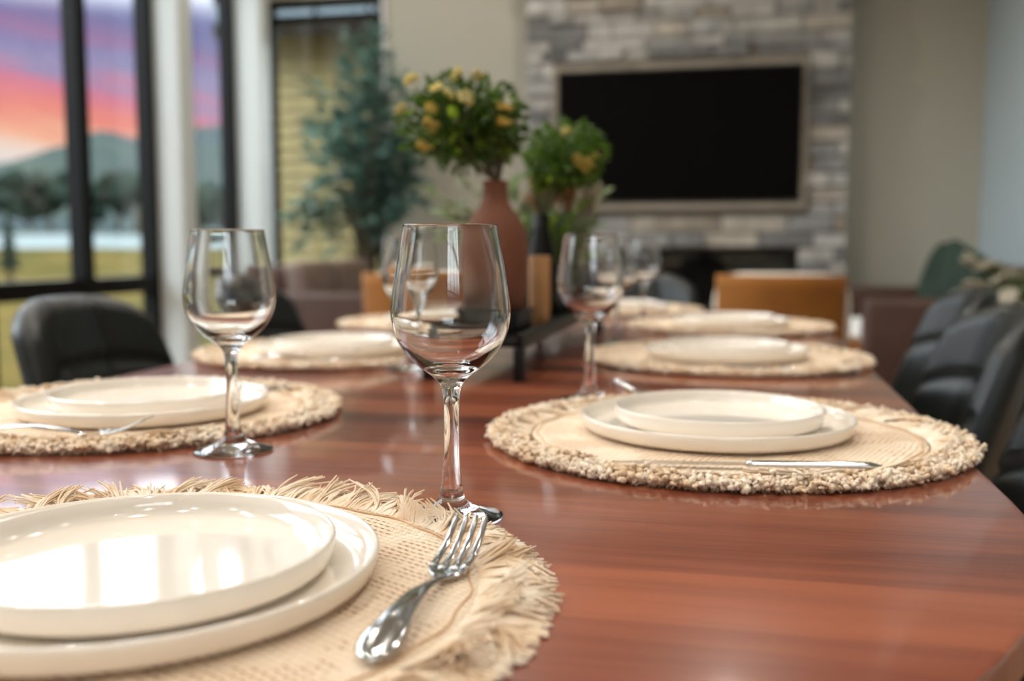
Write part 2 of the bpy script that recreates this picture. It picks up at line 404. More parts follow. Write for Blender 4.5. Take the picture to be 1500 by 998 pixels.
ZW = 3.75
wall_with_holes('wall_left', 'x', XL, -.10, YB, YF + .16, [(-.2, 2.5, .12, ZW), (2.95, 5.58, .12, ZW), (5.74, 6.60, .12, ZW)], M['wall'])
wall_with_holes('wall_far', 'y', YF, .10, XL, XR, [(-3.40, -2.49, .30, 2.72)], M['far_wall'])
wall_with_holes('wall_back', 'y', YB, -.16, XL, XR, [(.5, 2.8, .9, 3.2)], M['wall'])
wall_with_holes('wall_right', 'x', XR, .16, YB, 4.6, [], M['wall'])
bx('wall_alcove', (1.48, 4.6, 0), (XR + .16, YF + .16, ZC), M['daylit_wall'], kind='structure')
# pilasters between the windows
bx('trim_1', (XL, 5.58, 0), (XL + .165, 5.74, ZC), M['pilaster'], kind='structure', bevel=.004)
bx('trim_2', (XL, 6.60, 0), (XL + .19, 6.75, ZC), M['pilaster'], kind='structure', bevel=.004)
bx('trim_3', (-2.495, YF - .02, 0), (-2.465, YF, 2.9), M['lamp_trim'], kind='structure')
bx('baseboard_far', (-2.4, YF - .018, 0), (1.48, YF, .12), M['lamp_trim'], kind='structure')
bx('baseboard_left', (XL, 2.5, 0), (XL + .018, 2.94, .12), M['lamp_trim'], kind='structure')

def window(n, axis, at, a0, a1, z0, z1, mull, trans, fw=.055, d=.094):
    root = bpy.data.objects.new('window_%d' % n, None); C.objects.link(root); root['kind'] = 'structure'
    def b(name, p0, p1, q0, q1, m, dd=d, off=0.0):
        if axis == 'x': return bx(name, (at - dd / 2 + off, p0, q0), (at + dd / 2 + off, p1, q1), m, root)
        return bx(name, (p0, at - dd / 2 + off, q0), (p1, at + dd / 2 + off, q1), m, root)
    b('window_frame', a0, a0 + fw, z0, z1, M['black_frame']); b('window_frame', a1 - fw, a1, z0, z1, M['black_frame'])
    b('window_frame', a0 + fw, a1 - fw, z0, z0 + fw, M['black_frame']); b('window_frame', a0 + fw, a1 - fw, z1 - fw, z1, M['black_frame'])
    xs = [a0 + fw / 2] + list(mull) + [a1 - fw / 2]; zs = [z0 + fw / 2] + [t for t, _ in trans] + [z1 - fw / 2]
    for c, w in [(c, .085) for c in mull] if axis == 'x' else [(c, .03) for c in mull]:
        b('mullion', c - w / 2, c + w / 2, z0 + fw, z1 - fw, M['black_frame'], d * .98)
    for t, w in trans:
        for i in range(len(xs) - 1):
            mw = (.0425 if axis == 'x' else .015)
            b('transom', xs[i] + mw * .6, xs[i + 1] - mw * .6, t - w / 2, t + w / 2, M['black_frame'], d * .9)
    for i in range(len(xs) - 1):
        for j in range(len(zs) - 1):
            b('pane', xs[i], xs[i + 1], zs[j], zs[j + 1], M['pane'], .006)
    return root
window(1, 'x', XL - .05, 2.95, 5.58, .12, ZW, (3.40, 4.12, 4.895), ((.72, .10), (2.95, .06)))
window(2, 'x', XL - .05, 5.74, 6.60, .12, ZW, (), ((.72, .10), (2.95, .06)))
window(3, 'x', XL - .05, -.2, 2.5, .12, ZW, (.70, 1.60), ((.72, .10), (2.95, .06)))
window(4, 'y', YF + .05, -3.40, -2.49, .30, 2.72, (), ((2.58, .05),))
window(5, 'y', YB - .05, .5, 2.8, .9, 3.2, (1.07, 1.65, 2.23), ((1.47, .03), (2.05, .03), (2.63, .03)))

# recessed downlights in the ceiling
def downlights():
    proto = None
    for iy, y in enumerate((-1.6, -.1, 1.4, 2.9, 4.4, 5.9)):
        for ix, x in enumerate((-2.5, -.9, .7)):
            if y > 5 and x > 0: continue
            t = thing('recessed_downlight', 'small round recessed downlight glowing in the white ceiling', 'light', (x, y, ZC), 0, 'recessed ceiling downlights')
            if proto is None:
                a = MB().lathe([(.034, -.001), (.052, -.001), (.052, -.006), (.034, -.006)], 20, close=True).mesh('trim_ring', M['lamp_trim'])
                b = MB().lathe([(0, -.0015), (.033, -.0015), (.033, -.003), (0, -.003)], 20).mesh('lens', M['lens'])
                ld = bpy.data.lights.new('downlight_lamp', 'SPOT'); ld.energy = DOWNLIGHT_W; ld.color = (1, .93, .84); ld.shadow_soft_size = .03
                ld.spot_size = radians(130); ld.spot_blend = .6
                proto = (a, b, ld)
            link('trim_ring', proto[0], t); link('lens', proto[1], t)
            lo = bpy.data.objects.new('downlight_lamp', proto[2]); C.objects.link(lo); lo.parent = t; lo.location = (0, 0, -.04)
downlights()

# ------------------------------------------------------------------ fireplace chimney of ledge stones
def chimney():
    x0, x1, yb, yf = -1.41, .663, YF - .002, YF - .22
    root = thing('stone_chimney_breast', 'floor to ceiling fireplace wall faced with grey and beige ledge stones', 'fireplace', (0, 0, 0))
    fx0, fx1, fz0, fz1 = -1.10, .365, .48, .935      # firebox opening
    tx0, tx1, tz0, tz1 = -1.225, .405, 1.185, 2.125    # niche border round the screen
    core = MB()
    core.box((x0 + .01, yf + .02, 0), (fx0, yb, ZC - .002)); core.box((fx1, yf + .02, 0), (x1 - .01, yb, ZC - .002))
    core.box((fx0, yf + .02, 0), (fx1, yb, fz0)); core.box((fx0, yf + .02, fz1), (fx1, yb, ZC - .002))
    core.obj('backing', M['mortar'], root, smooth=False)
    rnd = random.Random(3)
    meshes = []
    def stone_mesh(w, h, d):
        mb = MB(); g = .004
        a, b = w / 2 - g, h / 2 - g
        j = lambda s: rnd.uniform(-s, s)
        fr = [(-a + .006 + j(.004), -d + j(.006), -b + .005), (a - .006 + j(.004), -d + j(.006), -b + .005), (a - .006, -d + j(.006), b - .005 + j(.003)), (-a + .006, -d + j(.006), b - .005 + j(.003))]
        md = [(-a, -d + .012, -b), (a, -d + .012, -b), (a, -d + .012, b), (-a, -d + .012, b)]
        bk = [(-a, .03, -b), (a, .03, -b), (a, .03, b), (-a, .03, b)]
        mb.add(fr + md + bk, [(0, 1, 2, 3)] + [(i, (i + 1) % 4, 4 + (i + 1) % 4, 4 + i)[::-1] for i in range(4)] + [(4 + i, 4 + (i + 1) % 4, 8 + (i + 1) % 4, 8 + i)[::-1] for i in range(4)])
        return mb.mesh('stone', M['stone'], smooth=False)
    cells = []
    z = 0.0
    while z < ZC - .03:
        h = rnd.choice((.065, .08, .095, .11)); h = min(h, ZC - .003 - z)
        for s0, s1 in ((x0, x1),):
            x = s0 - rnd.uniform(0, .2)
            while x < s1:
                w = rnd.choice((.16, .22, .28, .34, .42)); a, b = max(x, s0), min(x + w, s1); x += w
                if b - a < .04: continue
                segs = [(a, b)]
                for hx0, hx1, hz0, hz1 in ((fx0, fx1, fz0, fz1), (tx0, tx1, tz0, tz1)):
                    if z + h > hz0 + .02 and z < hz1 - .02:
                        ns = []
                        for p, q in segs:
                            if q <= hx0 or p >= hx1: ns.append((p, q)); continue
                            if p < hx0: ns.append((p, hx0))
                            if q > hx1: ns.append((hx1, q))
                        segs = ns
                for p, q in segs:
                    if q - p > .035: cells.append((p, q, z, h))
        z += h
    vis = [c for c in cells if .35 < c[2] < 2.75][:295]
    visset = set(vis)
    rest = MB()
    for p, q, z, h in cells:
        d = rnd.uniform(.004, .034)
        if (p, q, z, h) in visset:
            link('stone', stone_mesh(q - p, h, d), root, ((p + q) / 2, yf + .02, z + h / 2))
        else:
            rest.box((p + .004, yf + .02 - d, z + .004), (q - .004, yf + .04, z + h - .004))
    tag(rest.obj('stone_courses', M['stone'], root, smooth=False), kind='stuff')
    # side faces
    nb = MB(); w = .036; y0, y1 = yf - .035, yf + .02
    nb.box((tx0, y0, tz0), (tx0 + w, y1, tz1)); nb.box((tx1 - w, y0, tz0), (tx1, y1, tz1)); nb.box((tx0 + w, y0, tz0), (tx1 - w, y1, tz0 + w)); nb.box((tx0 + w, y0, tz1 - w), (tx1 - w, y1, tz1))
    nb.box((tx0 + w, yf + .0, tz0 + w), (tx1 - w, y1, tz1 - w))
    nb.obj('niche_border', M['niche'], root, smooth=False)
    # linear fire box
    fb = MB(); fb.box((fx0, yf + .16, fz0), (fx1, yf + .19, fz1)); fb.box((fx0, yf + .02, fz0), (fx0 + .02, yf + .16, fz1)); fb.box((fx1 - .02, yf + .02, fz0), (fx1, yf + .16, fz1))
    fb.box((fx0 + .02, yf + .02, fz0), (fx1 - .02, yf + .16, fz0 + .02)); fb.box((fx0 + .02, yf + .02, fz1 - .02), (fx1 - .02, yf + .16, fz1))
    fi = fb.obj('firebox', M['black_frame'], root, smooth=False)
    bx('firebox_glass', (fx0 + .02, yf + .03, fz0 + .02), (fx1 - .02, yf + .036, fz1 - .02), M['pane'], fi)
    bx('burner_tray', (fx0 + .2, yf + .07, fz0 + .02), (fx1 - .2, yf + .12, fz0 + .06), M['black_metal'], fi)
    # television, tilted slightly forward
    tv = thing('television', 'large black flat screen television mounted on the stone chimney breast', 'television', ((-1.18 + .37) / 2, yf - .03, 1.655))
    tv.rotation_euler = (radians(3.2), 0, 0)
    W, H = 1.545, .84
    f = MB(); b = .012
    f.box((-W / 2, -.035, -H / 2), (-W / 2 + b, 0, H / 2)); f.box((W / 2 - b, -.035, -H / 2), (W / 2, 0, H / 2)); f.box((-W / 2 + b, -.035, -H / 2), (W / 2 - b, 0, -H / 2 + b)); f.box((-W / 2 + b, -.035, H / 2 - b), (W / 2 - b, 0, H / 2))
    f.box((-W / 2 + b, -.005, -H / 2 + b), (W / 2 - b, 0.0, H / 2 - b))
    f.obj('bezel', M['tv_body'], tv, smooth=False)
    bx('screen', (-W / 2 + b, -.031, -H / 2 + b), (W / 2 - b, -.0055, H / 2 - b), M['tv_screen'], tv)
chimney()

# ------------------------------------------------------------------ outdoors
def outdoors():
    # house wing with lap siding
    r = thing('neighbouring_wing', 'tan lap sided house wing seen through the far window', 'building', (-3.4, 9.5, 0))
    bx('wall', (-1.45, .03, -.3), (2.1, .3, 3.1), M['siding'], r)
    z = -.25; me = None
    while z < 3.0:
        if me is None:
            mb = MB(); mb.add([(-1.5, -.035, 0), (2.12, -.035, 0), (2.12, .0, .128), (-1.5, .0, .128), (-1.5, .03, 0), (2.12, .03, 0), (2.12, .03, .128), (-1.5, .03, .128)],
                              [(0, 1, 2, 3), (0, 4, 5, 1), (3, 2, 6, 7), (0, 3, 7, 4), (1, 5, 6, 2)])
            me = mb.mesh('plank', M['siding'], smooth=False)
        link('plank', me, r, (0, 0, z)); z += .128
    bx('fascia', (-1.6, -.45, 2.95), (2.2, -.40, 3.08), M['fascia'], r)
    for i in range(7):
        link('porch_panel', MB().box((-1.58 + i * .53, -.46, 0), (-1.58 + i * .53 + .49, -.42, .16)).mesh('porch_panel', M['porch_panel'], smooth=False), r, (0, 0, 3.10))
    bx('roof_edge', (-1.6, -.45, 3.28), (2.2, .3, 3.42), M['fascia'], r)
    # ground
    g = MB(); 
    def gz(d): return -.35 if d < 50 else -.35 + (d - 50) * .10
    def fn(u, v):
        az = radians(-80 + u * 110); d = 4 + (v ** 2) * 62
        return (sin(az) * d - 3.4, cos(az) * d, -.35 + .05 * sin(d * .3) + max(0, d - 48) * .062)
    g.grid(fn, 40, 30); tag(g.obj('field_ground', M['field']), kind='structure')
    g = MB()
    def fn(u, v):
        az = radians(-80 + u * 110); d = 66 + v * 12
        return (sin(az) * d - 3.4, cos(az) * d, .78 + v * 1.05)
    g.grid(fn, 60, 5); tag(g.obj('field_frosty_bank', M['pale_strip']), kind='structure')
    g = MB()
    def fn(u, v):
        az = radians(-80 + u * 110); d = 78 + v * 322
        return (sin(az) * d - 3.4, cos(az) * d, 1.83 + v * 9)
    g.grid(fn, 60, 6); tag(g.obj('field_slope', M['hill']), kind='structure')
    g = MB()
    def ridge(az):
        a = math.degrees(-az)
        pts = [(-60, 20), (10, 45), (24, 64), (28.3, 67), (30.4, 65), (33, 57), (34.6, 61), (35.6, 58), (36.8, 50), (39.7, 43), (44, 40), (60, 36), (90, 30)]
        for (p, h), (q, k) in zip(pts, pts[1:]):
            if p <= a <= q:
                t = (a - p) / (q - p); t = t * t * (3 - 2 * t); return h + (k - h) * t
        return 30
    def fn(u, v):
        az = radians(-85 + u * 120); d = 400 + v * 230
        return (sin(az) * d, cos(az) * d, 8 + (ridge(az) * (630 / 600) - 8) * sin(v * pi / 2) + noise.noise(Vector((az * 40, v * 6, 0))) * 3)
    g.grid(fn, 160, 16); tag(g.obj('hills', M['hill']), kind='structure')
    # trees beyond the pale bank
    rnd = random.Random(11)
    kinds = [('grey green bushy tree', 'tree_a', 2.6, 3.8), ('bare brownish tree', 'tree_b', 1.6, 4.2)]
    sp = []
    a = 26.6; i = 0
    while a < 45:
        sp.append((a, 82 + (i % 3) * 9, i % 3 == 1)); a += rnd.uniform(.9, 1.2); i += 1
    ords = ['first', 'second', 'third', 'fourth', 'fifth', 'sixth', 'seventh', 'eighth', 'ninth', 'tenth', 'eleventh', 'twelfth', 'thirteenth', 'fourteenth', 'fifteenth', 'sixteenth', 'seventeenth', 'eighteenth', 'nineteenth', 'twentieth']
    sp.sort(key=lambda q: -q[0])
    for n, (a, d, brown) in enumerate(sp):
        az = radians(-a); h = rnd.uniform(3.4, 4.6); cr = rnd.uniform(1.3, 1.8)
        lbl = ('brownish' if brown else 'grey-green') + ' distant tree beyond the pale bank, %s from the left' % ords[min(n, 19)]
        t = thing('distant_tree', lbl, 'tree', (sin(az) * d, cos(az) * d, 1.8 + (d - 78) * .03), rnd.random() * 6, 'trees beyond the pale bank')
        MB().tube([(0, 0, 0), (.1, 0, h * .5), (0, .1, h * .8)], [.22, .15, .06], 7).obj('trunk', M['bark'], t)
        mb = MB()
        for k in range(9):
            q = Vector((rnd.uniform(-1, 1) * cr * .6, rnd.uniform(-1, 1) * cr * .6, h * rnd.uniform(.35, .95)))
            mb.blob(q, cr * rnd.uniform(.35, .6), 10, 7, .5, 2.2)
        mb.obj('crown', M['tree_b' if brown else 'tree_a'], t)
    # near conifer on the lawn, dark, at the left
    az = radians(-39.0); d = 38
    t = thing('dark_conifer', 'small dark conifer standing on the field outside the left window', 'tree', (sin(az) * d - .2, cos(az) * d, -.35))
    MB().tube([(0, 0, 0), (0, 0, 2.2)], [.12, .03], 7).obj('trunk', M['bark'], t)
    mb = MB()
    for k in range(6): mb.lathe([(0, .5 + k * .3 + .5), (.42 - k * .055, .5 + k * .3), (0, .5 + k * .3)], 12)
    mb.obj('crown', M['tree_a'], t)
outdoors()

# ------------------------------------------------------------------ dining table
TX = -.357; HW = .5725; YC0 = .845; YC1 = 2.70; BE = .63
def outline(inset=0, n=40):
    pts = []
    for k in range(n + 1):
        a = -pi + pi * k / n
        pts.append((TX + (HW - inset) * cos(a), YC0 + (BE - inset) * sin(a)))
    for k in range(n + 1):
        a = pi * k / n
        pts.append((TX + (HW - inset) * cos(a), YC1 + (BE - inset) * sin(a)))
    return pts
def clip_poly(P, lo, hi):
    def cl(P, f, inter):
        out = []
        for i, p in enumerate(P):
            q = P[(i + 1) % len(P)]
            if f(p): out.append(p)
            if f(p) != f(q): out.append(inter(p, q))
        return out
    ix = lambda Y: (lambda p, q: (p[0] + (q[0] - p[0]) * (Y - p[1]) / (q[1] - p[1]), Y))
    P = cl(P, lambda p: p[1] >= lo, ix(lo)); return cl(P, lambda p: p[1] <= hi, ix(hi))
def table():
    t = thing('dining_table', 'long reddish walnut dining table with rounded ends, set for eight', 'table', (0, 0, 0))
    th = .030
    cuts = [(0, .9873), (.9886, 2.5574), (2.5586, 4)]
    for lo, hi in cuts:
        A = clip_poly(outline(), lo, hi); B = clip_poly(outline(.004), lo, hi) if False else None
        mb = MB(); rings = []
        cx = TX; cy = (max(p[1] for p in A) + min(p[1] for p in A)) / 2
        def ring(ins, z):
            P = []
            for x, y in A:
                # inset only on the outer rounded edge, not on the joints
                onj = abs(y - lo) < 1e-5 or abs(y - hi) < 1e-5
                yc = min(max(y, YC0), YC1)
                dx, dy = x - TX, (y - yc)
                sx = (HW - ins) / HW
                sy = (BE - ins) / BE
                P.append((TX + dx * sx, yc + dy * sy, z))
            return P
        rs = [ring(.03, TT - th), ring(.004, TT - th + .002), ring(0, TT - th + .006), ring(0, TT - .004), ring(.0012, TT - .0012), ring(.004, TT)]
        n = len(A); vs_ = sum(rs, []); fs = []
        for k in range(len(rs) - 1):
            for i in range(n): fs.append((k * n + i, k * n + (i + 1) % n, (k + 1) * n + (i + 1) % n, (k + 1) * n + i))
        fs.append(tuple(range((len(rs) - 1) * n, len(rs) * n))); fs.append(tuple(range(n))[::-1])
        mb.add(vs_, fs); o = mb.obj('table_leaf', M['wood'], t, smooth=True, angle=35)
    ap = MB()
    ap.box((TX - .42, .75, TT - .11), (TX - .395, 2.8, TT - th)); ap.box((TX + .395, .75, TT - .11), (TX + .42, 2.8, TT - th)); ap.box((TX - .395, .75, TT - .11), (TX + .395, .775, TT - th)); ap.box((TX - .395, 2.775, TT - .11), (TX + .395, 2.8, TT - th))
    ap.obj('apron', M['wood'], t, smooth=False)
    for sx in (-1, 1):
        for y in (.60, 2.95):
            MB().tube([(TX + sx * .29, y, TT - th), (TX + sx * .30, y, .35), (TX + sx * .31, y, 0)], [.036, .03, .022], 12).obj('leg', M['wood'], t)
table()

# ------------------------------------------------------------------ place settings
def mat_body(fr_r, seed):
    mb = MB(); n = 96
    R_ = fr_r
    prof = [(0, 0), (R_, 0), (R_ + .002, .002), (R_, .0045)] + [(R_ * k / 16, .0052) for k in range(15, 0, -1)] + [(0, .0052)]
    mb.lathe(prof, n)
    mb.v = [(x, y, z + (.0008 * noise.noise(Vector((x * 25, y * 25, seed))) if z > .004 else 0)) for x, y, z in mb.v]
    return mb.mesh('woven_body', M['weave'])
def fringe_mesh(seed, n, rb, r1, rad, sides, curl, lift, foot=None):
    # foot = (angle, distance, radius) of a glass foot the strands are pushed up against
    rnd = random.Random(seed); mb = MB()
    def limit(a):
        if not foot: return 9.0
        d = (a - foot[0] + pi) % (2 * pi) - pi; q = foot[2] ** 2 - (foot[1] * sin(d)) ** 2
        return foot[1] * cos(d) - sqrt(q) - .0012 if q > 0 and abs(d) < 1 else 9.0
    cl = 0; k = 0
    while k < n:
        cn = rnd.randint(6, 15); sweep = rnd.uniform(-1.1, 1.1) * curl; lf = rnd.uniform(.3, 1.5); ln = rnd.uniform(.70, 1.10); pinch = rnd.uniform(.05, .5); a_c = 2 * pi * (k + cn / 2) / n; up = rnd.random() < .45
        for q in range(cn):
            if k >= n: break
            a = 2 * pi * (k + rnd.uniform(-.5, .5)) / n * 1.0 + rnd.choice((0, 0, .01)); k += 1
            L_ = (r1 - rb) * ln * rnd.uniform(.85, 1.1); sw = sweep + rnd.uniform(-.35, .35) * curl
            z1 = lift * lf * rnd.uniform(.6, 1.2); ra = rnd.uniform(.85, 1.15) * rad
            pts = []
            for j in range(5):
                t = j / 4
                r = rb + L_ * (t - .12 * curl * t * t); aa = a + sw * t * t * L_ / r
                if up: z = .0040 + z1 * 1.15 * t ** .9 + rnd.uniform(-.0004, .0004); r -= L_ * .30 * t
                else: z = .0040 + z1 * .55 * sin(pi * min(1, t * .8)) - .004 * max(0, t - .6) * 2 + rnd.uniform(-.0004, .0004)
                aa = aa + (a_c - a) * pinch * t * (1.6 - t)
                lm_ = limit(aa)
                if r > lm_: z = max(z, .004) + min(.008, (r - lm_) * .45); r = lm_
                pts.append((r * cos(aa), r * sin(aa), max(z, ra)))
            mb.tube(pts, [ra * .8, ra, ra * 1.05, ra, ra * .65], sides, cap=False)
    # a second, shorter layer hanging over the rim
    for k in range(int(n * .55)):
        a = 2 * pi * k / (n * .55) + rnd.uniform(-.01, .01); L_ = (r1 - rb) * rnd.uniform(.75, 1.02)
        sw = rnd.uniform(-.8, .8)
        if limit(a) < 1 or limit(a + .02) < 1 or limit(a - .02) < 1: continue
        pts = []
        for j in range(4):
            t = j / 3; r = rb + .008 + (L_ - .008) * t; aa = a + sw * t * .02
            pts.append((r * cos(aa), r * sin(aa), max(rad * .9, .0035 * (1 - t) + .0012)))
        mb.tube(pts, rad, sides, cap=False)
    return mb.mesh('fringe', M['yarn'], recalc=False)
def knob_fringe_mesh(seed, n, rb, r1):
    # short curled tufts along the edge
    rnd = random.Random(seed); mb = MB()
    for k in range(n):
        a = 2 * pi * rnd.random(); r = rb + (r1 - rb) * (rnd.random() ** .7)
        z = .003 + rnd.random() * .010 * (1 - .5 * (r - rb) / (r1 - rb)); s = rnd.uniform(.0014, .0027)
        d = Vector((rnd.uniform(-1, 1), rnd.uniform(-1, 1), rnd.uniform(-.2, 1))).normalized() * rnd.uniform(.003, .007)
        p = Vector((r * cos(a), r * sin(a), max(z, s)))
        p2 = p + d; p2.z = max(p2.z, s)
        m_ = (p + p2) / 2 + Vector((rnd.uniform(-1, 1), rnd.uniform(-1, 1), rnd.uniform(0, 1))) * .0025
        mb.tube([p, m_, p2], [s, s * 1.05, s * .7], 5, cap=True)
    return mb.mesh('fringe', M['yarn'], recalc=False)
def seam_mesh(r):
    mb = MB(); n = 150
    pts = [((r + .0015 * sin(i * .9)) * cos(2 * pi * i / n), (r + .0015 * sin(i * .9)) * sin(2 * pi * i / n), .0052) for i in range(n + 1)]
    return mb.tube(pts, .0007, 5, cap=False).mesh('seam', M['seam'], recalc=False)

def plate_mesh(R_, h):
    # flat coupe plate with a low upright rim
    b = R_ - .014
    prof = [(0, .0010), (b * .80, .0010), (b * .82, 0), (b * .90, 0), (b * .93, .0008), (R_ - .010, .0014), (R_ - .0055, .0030), (R_ - .0026, .0062), (R_ - .0010, .012), (R_, h - .0022), (R_ - .0004, h - .0007), (R_ - .0020, h), (R_ - .0036, h - .0010),
            (R_ - .0046, .0130), (R_ - .0064, .0090), (R_ - .0105, .0064), (R_ - .018, .0052), (b * .8, .0048), (b * .4, .0045), (0, .0044)]
    return MB().lathe(prof, 112)

def plates_proto():
    return plate_mesh(.142, .0178).mesh('dinner_plate', M['plate']), plate_mesh(.1100, .0195).mesh('side_plate', M['plate'])

def glass_meshes():
    outer = [(0, .0000), (.030, .0000), (.0365, .0003), (.0380, .0012), (.0372, .0022), (.030, .0040), (.021, .0068), (.014, .0102), (.0100, .0150), (.0078, .0230), (.0065, .035), (.0057, .050), (.0054, .065), (.0055, .080),
             (.0060, .090), (.0072, .0965), (.0095, .1010), (.0140, .1055), (.0200, .1098), (.0265, .1150), (.0322, .1210), (.0368, .1275), (.0402, .1345), (.0424, .1420), (.0434, .1500), (.0430, .1585), (.0418, .1680),
             (.0402, .1780), (.0383, .1890), (.0362, .2010), (.0343, .2120)]
    rim = [(.0340, .2145), (.0335, .2150), (.0330, .2145)]
    inner = [(.0331, .2115), (.0350, .2010), (.0371, .1890), (.0390, .1780), (.0405, .1680), (.0416, .1585), (.0420, .1500), (.0409, .1422), (.0386, .1350), (.0350, .1285), (.0302, .1230), (.0242, .1180), (.0175, .1142), (.0100, .1118), (.0040, .1110), (0, .1108)]
    def sm(P, k=3):
        out = []
        for i in range(len(P) - 1):
            p0 = P[max(i - 1, 0)]; p1 = P[i]; p2 = P[i + 1]; p3 = P[min(i + 2, len(P) - 1)]
            for j in range(k):
                t = j / k
                f = lambda a, b, c, d: .5 * (2 * b + (c - a) * t + (2 * a - 5 * b + 4 * c - d) * t * t + (3 * b - a - 3 * c + d) * t ** 3)
                out.append((max(0, f(p0[0], p1[0], p2[0], p3[0])), max(0, f(p0[1], p1[1], p2[1], p3[1]))))
        return out + [P[-1]]
    n = 96
    foot = sm(outer[:10]); stem = sm(outer[9:16]); bowl = sm(outer[15:] + rim + inner)
    res = []
    for nm, P in (('foot', foot), ('stem', stem), ('bowl', bowl)):
        mb = MB().lathe(P, n)
        me = mb.mesh(nm, M['glass'], recalc=False)
        res.append((nm, me))
    return res

def fork_meshes():
    # lies along +Y: handle end at y=0, tips at y=.19
    mb = MB()
    N_ = 40; y1 = .140
    def prof(t):
        y = t * y1
        w = .0033 + .0062 * exp(-((y - .016) / .020) ** 2) + .0038 * exp(-((y - .048) / .036) ** 2)
        if y < .010: w *= sqrt(max(0.0, 1 - ((.010 - y) / .0102) ** 2))
        if y > .112:
            s = min(1, (y - .112) / .022); s = s * s * (3 - 2 * s); w = w * (1 - s) + .0122 * s
        z = .0015 + .0075 * sin(pi * min(1, y / .125)) ** 1.2
        if y > .112: z = max(.0012, z - (y - .112) * .10)
        th = .0016 + .0010 * exp(-((y - .02) / .03) ** 2)
        cup = .0022 * max(0, min(1, (y - .115) / .02))
        return y, w, z, th, cup
    def fn(u, v):
        y, w, z, th, cup = prof(v); a = 2 * pi * u
        x = w * cos(a); return (x, y, z + th * sin(a) * (1 if sin(a) > 0 else .6) + cup * (x / .0122) ** 2)
    mb.grid(fn, 16, N_, True)
    mb.f.append(tuple(range(16))[::-1]); mb.f.append(tuple(range(16 * N_, 16 * N_ + 16)))
    handle = mb.mesh('handle', M['steel'], recalc=True)
    tines = []
    for k in range(4):
        tb = MB(); x0 = -.0099 + k * .0066
        def fn(u, v, x0=x0):
            y = .132 + v * .057; a = 2 * pi * u
            w = .0029 * (1 - .38 * v); x = x0 * (1 + .02 * sin(pi * v)) * (1.0 - .04 * v)
            z = .0012 + .0020 + .0008 * (1 - v) + .018 * v ** 1.35 - .003 * sin(pi * v)
            if v > .93: w *= max(.25, sqrt(max(0, 1 - ((v - .93) / .072) ** 2)))
            return (x + w * cos(a), y, z + .0010 * sin(a) + .0020 * (x0 / .0122) ** 2 * (1 - v) - .001)
        tb.grid(fn, 8, 14, True); tb.f.append(tuple(range(8))[::-1]); tb.f.append(tuple(range(8 * 14, 8 * 15)))
        tines.append(tb.mesh('tine', M['steel']))
    return handle, tines
def knife_meshes():
    # lies along +Y: handle end at y=0, tip at y=.225
    mb = MB(); N_ = 24
    def fn(u, v):
        y = v * .115; a = 2 * pi * u; w = (.0066 - .0018 * v) * (sqrt(max(0, 1 - ((.008 - y) / .0082) ** 2)) if y < .008 else 1)
        return (w * cos(a), y, .0030 + .0028 * sin(a) * (1 if y > .008 else max(.2, y / .008)))
    mb.grid(fn, 12, N_, True); mb.f.append(tuple(range(12))[::-1]); mb.f.append(tuple(range(12 * N_, 12 * N_ + 12)))
    h = mb.mesh('handle', M['steel'])
    bb = MB(); n = 16
    def edge(v): 
        y = .114 + v * .118; w0 = -.0045 + .004 * max(0, v - .75) / .25; w1 = .0085 * (1 - max(0, (v - .7) / .3) ** 2 * 1.0) - .002 * (1 - v)
        return y, w0, max(w1, w0 + .0006)
    vs_ = []
    for i in range(n + 1):
        y, a, b = edge(i / n); vs_ += [(a, y, .0035), (a, y, .0018), (b, y, .0022), (b, y, .0028)]
    fs = [(i * 4 + j, i * 4 + (j + 1) % 4, (i + 1) * 4 + (j + 1) % 4, (i + 1) * 4 + j) for i in range(n) for j in range(4)] + [(0, 1, 2, 3), (n * 4 + 3, n * 4 + 2, n * 4 + 1, n * 4)]
    bb.add(vs_, fs); return h, bb.mesh('blade', M['steel'], smooth=False)

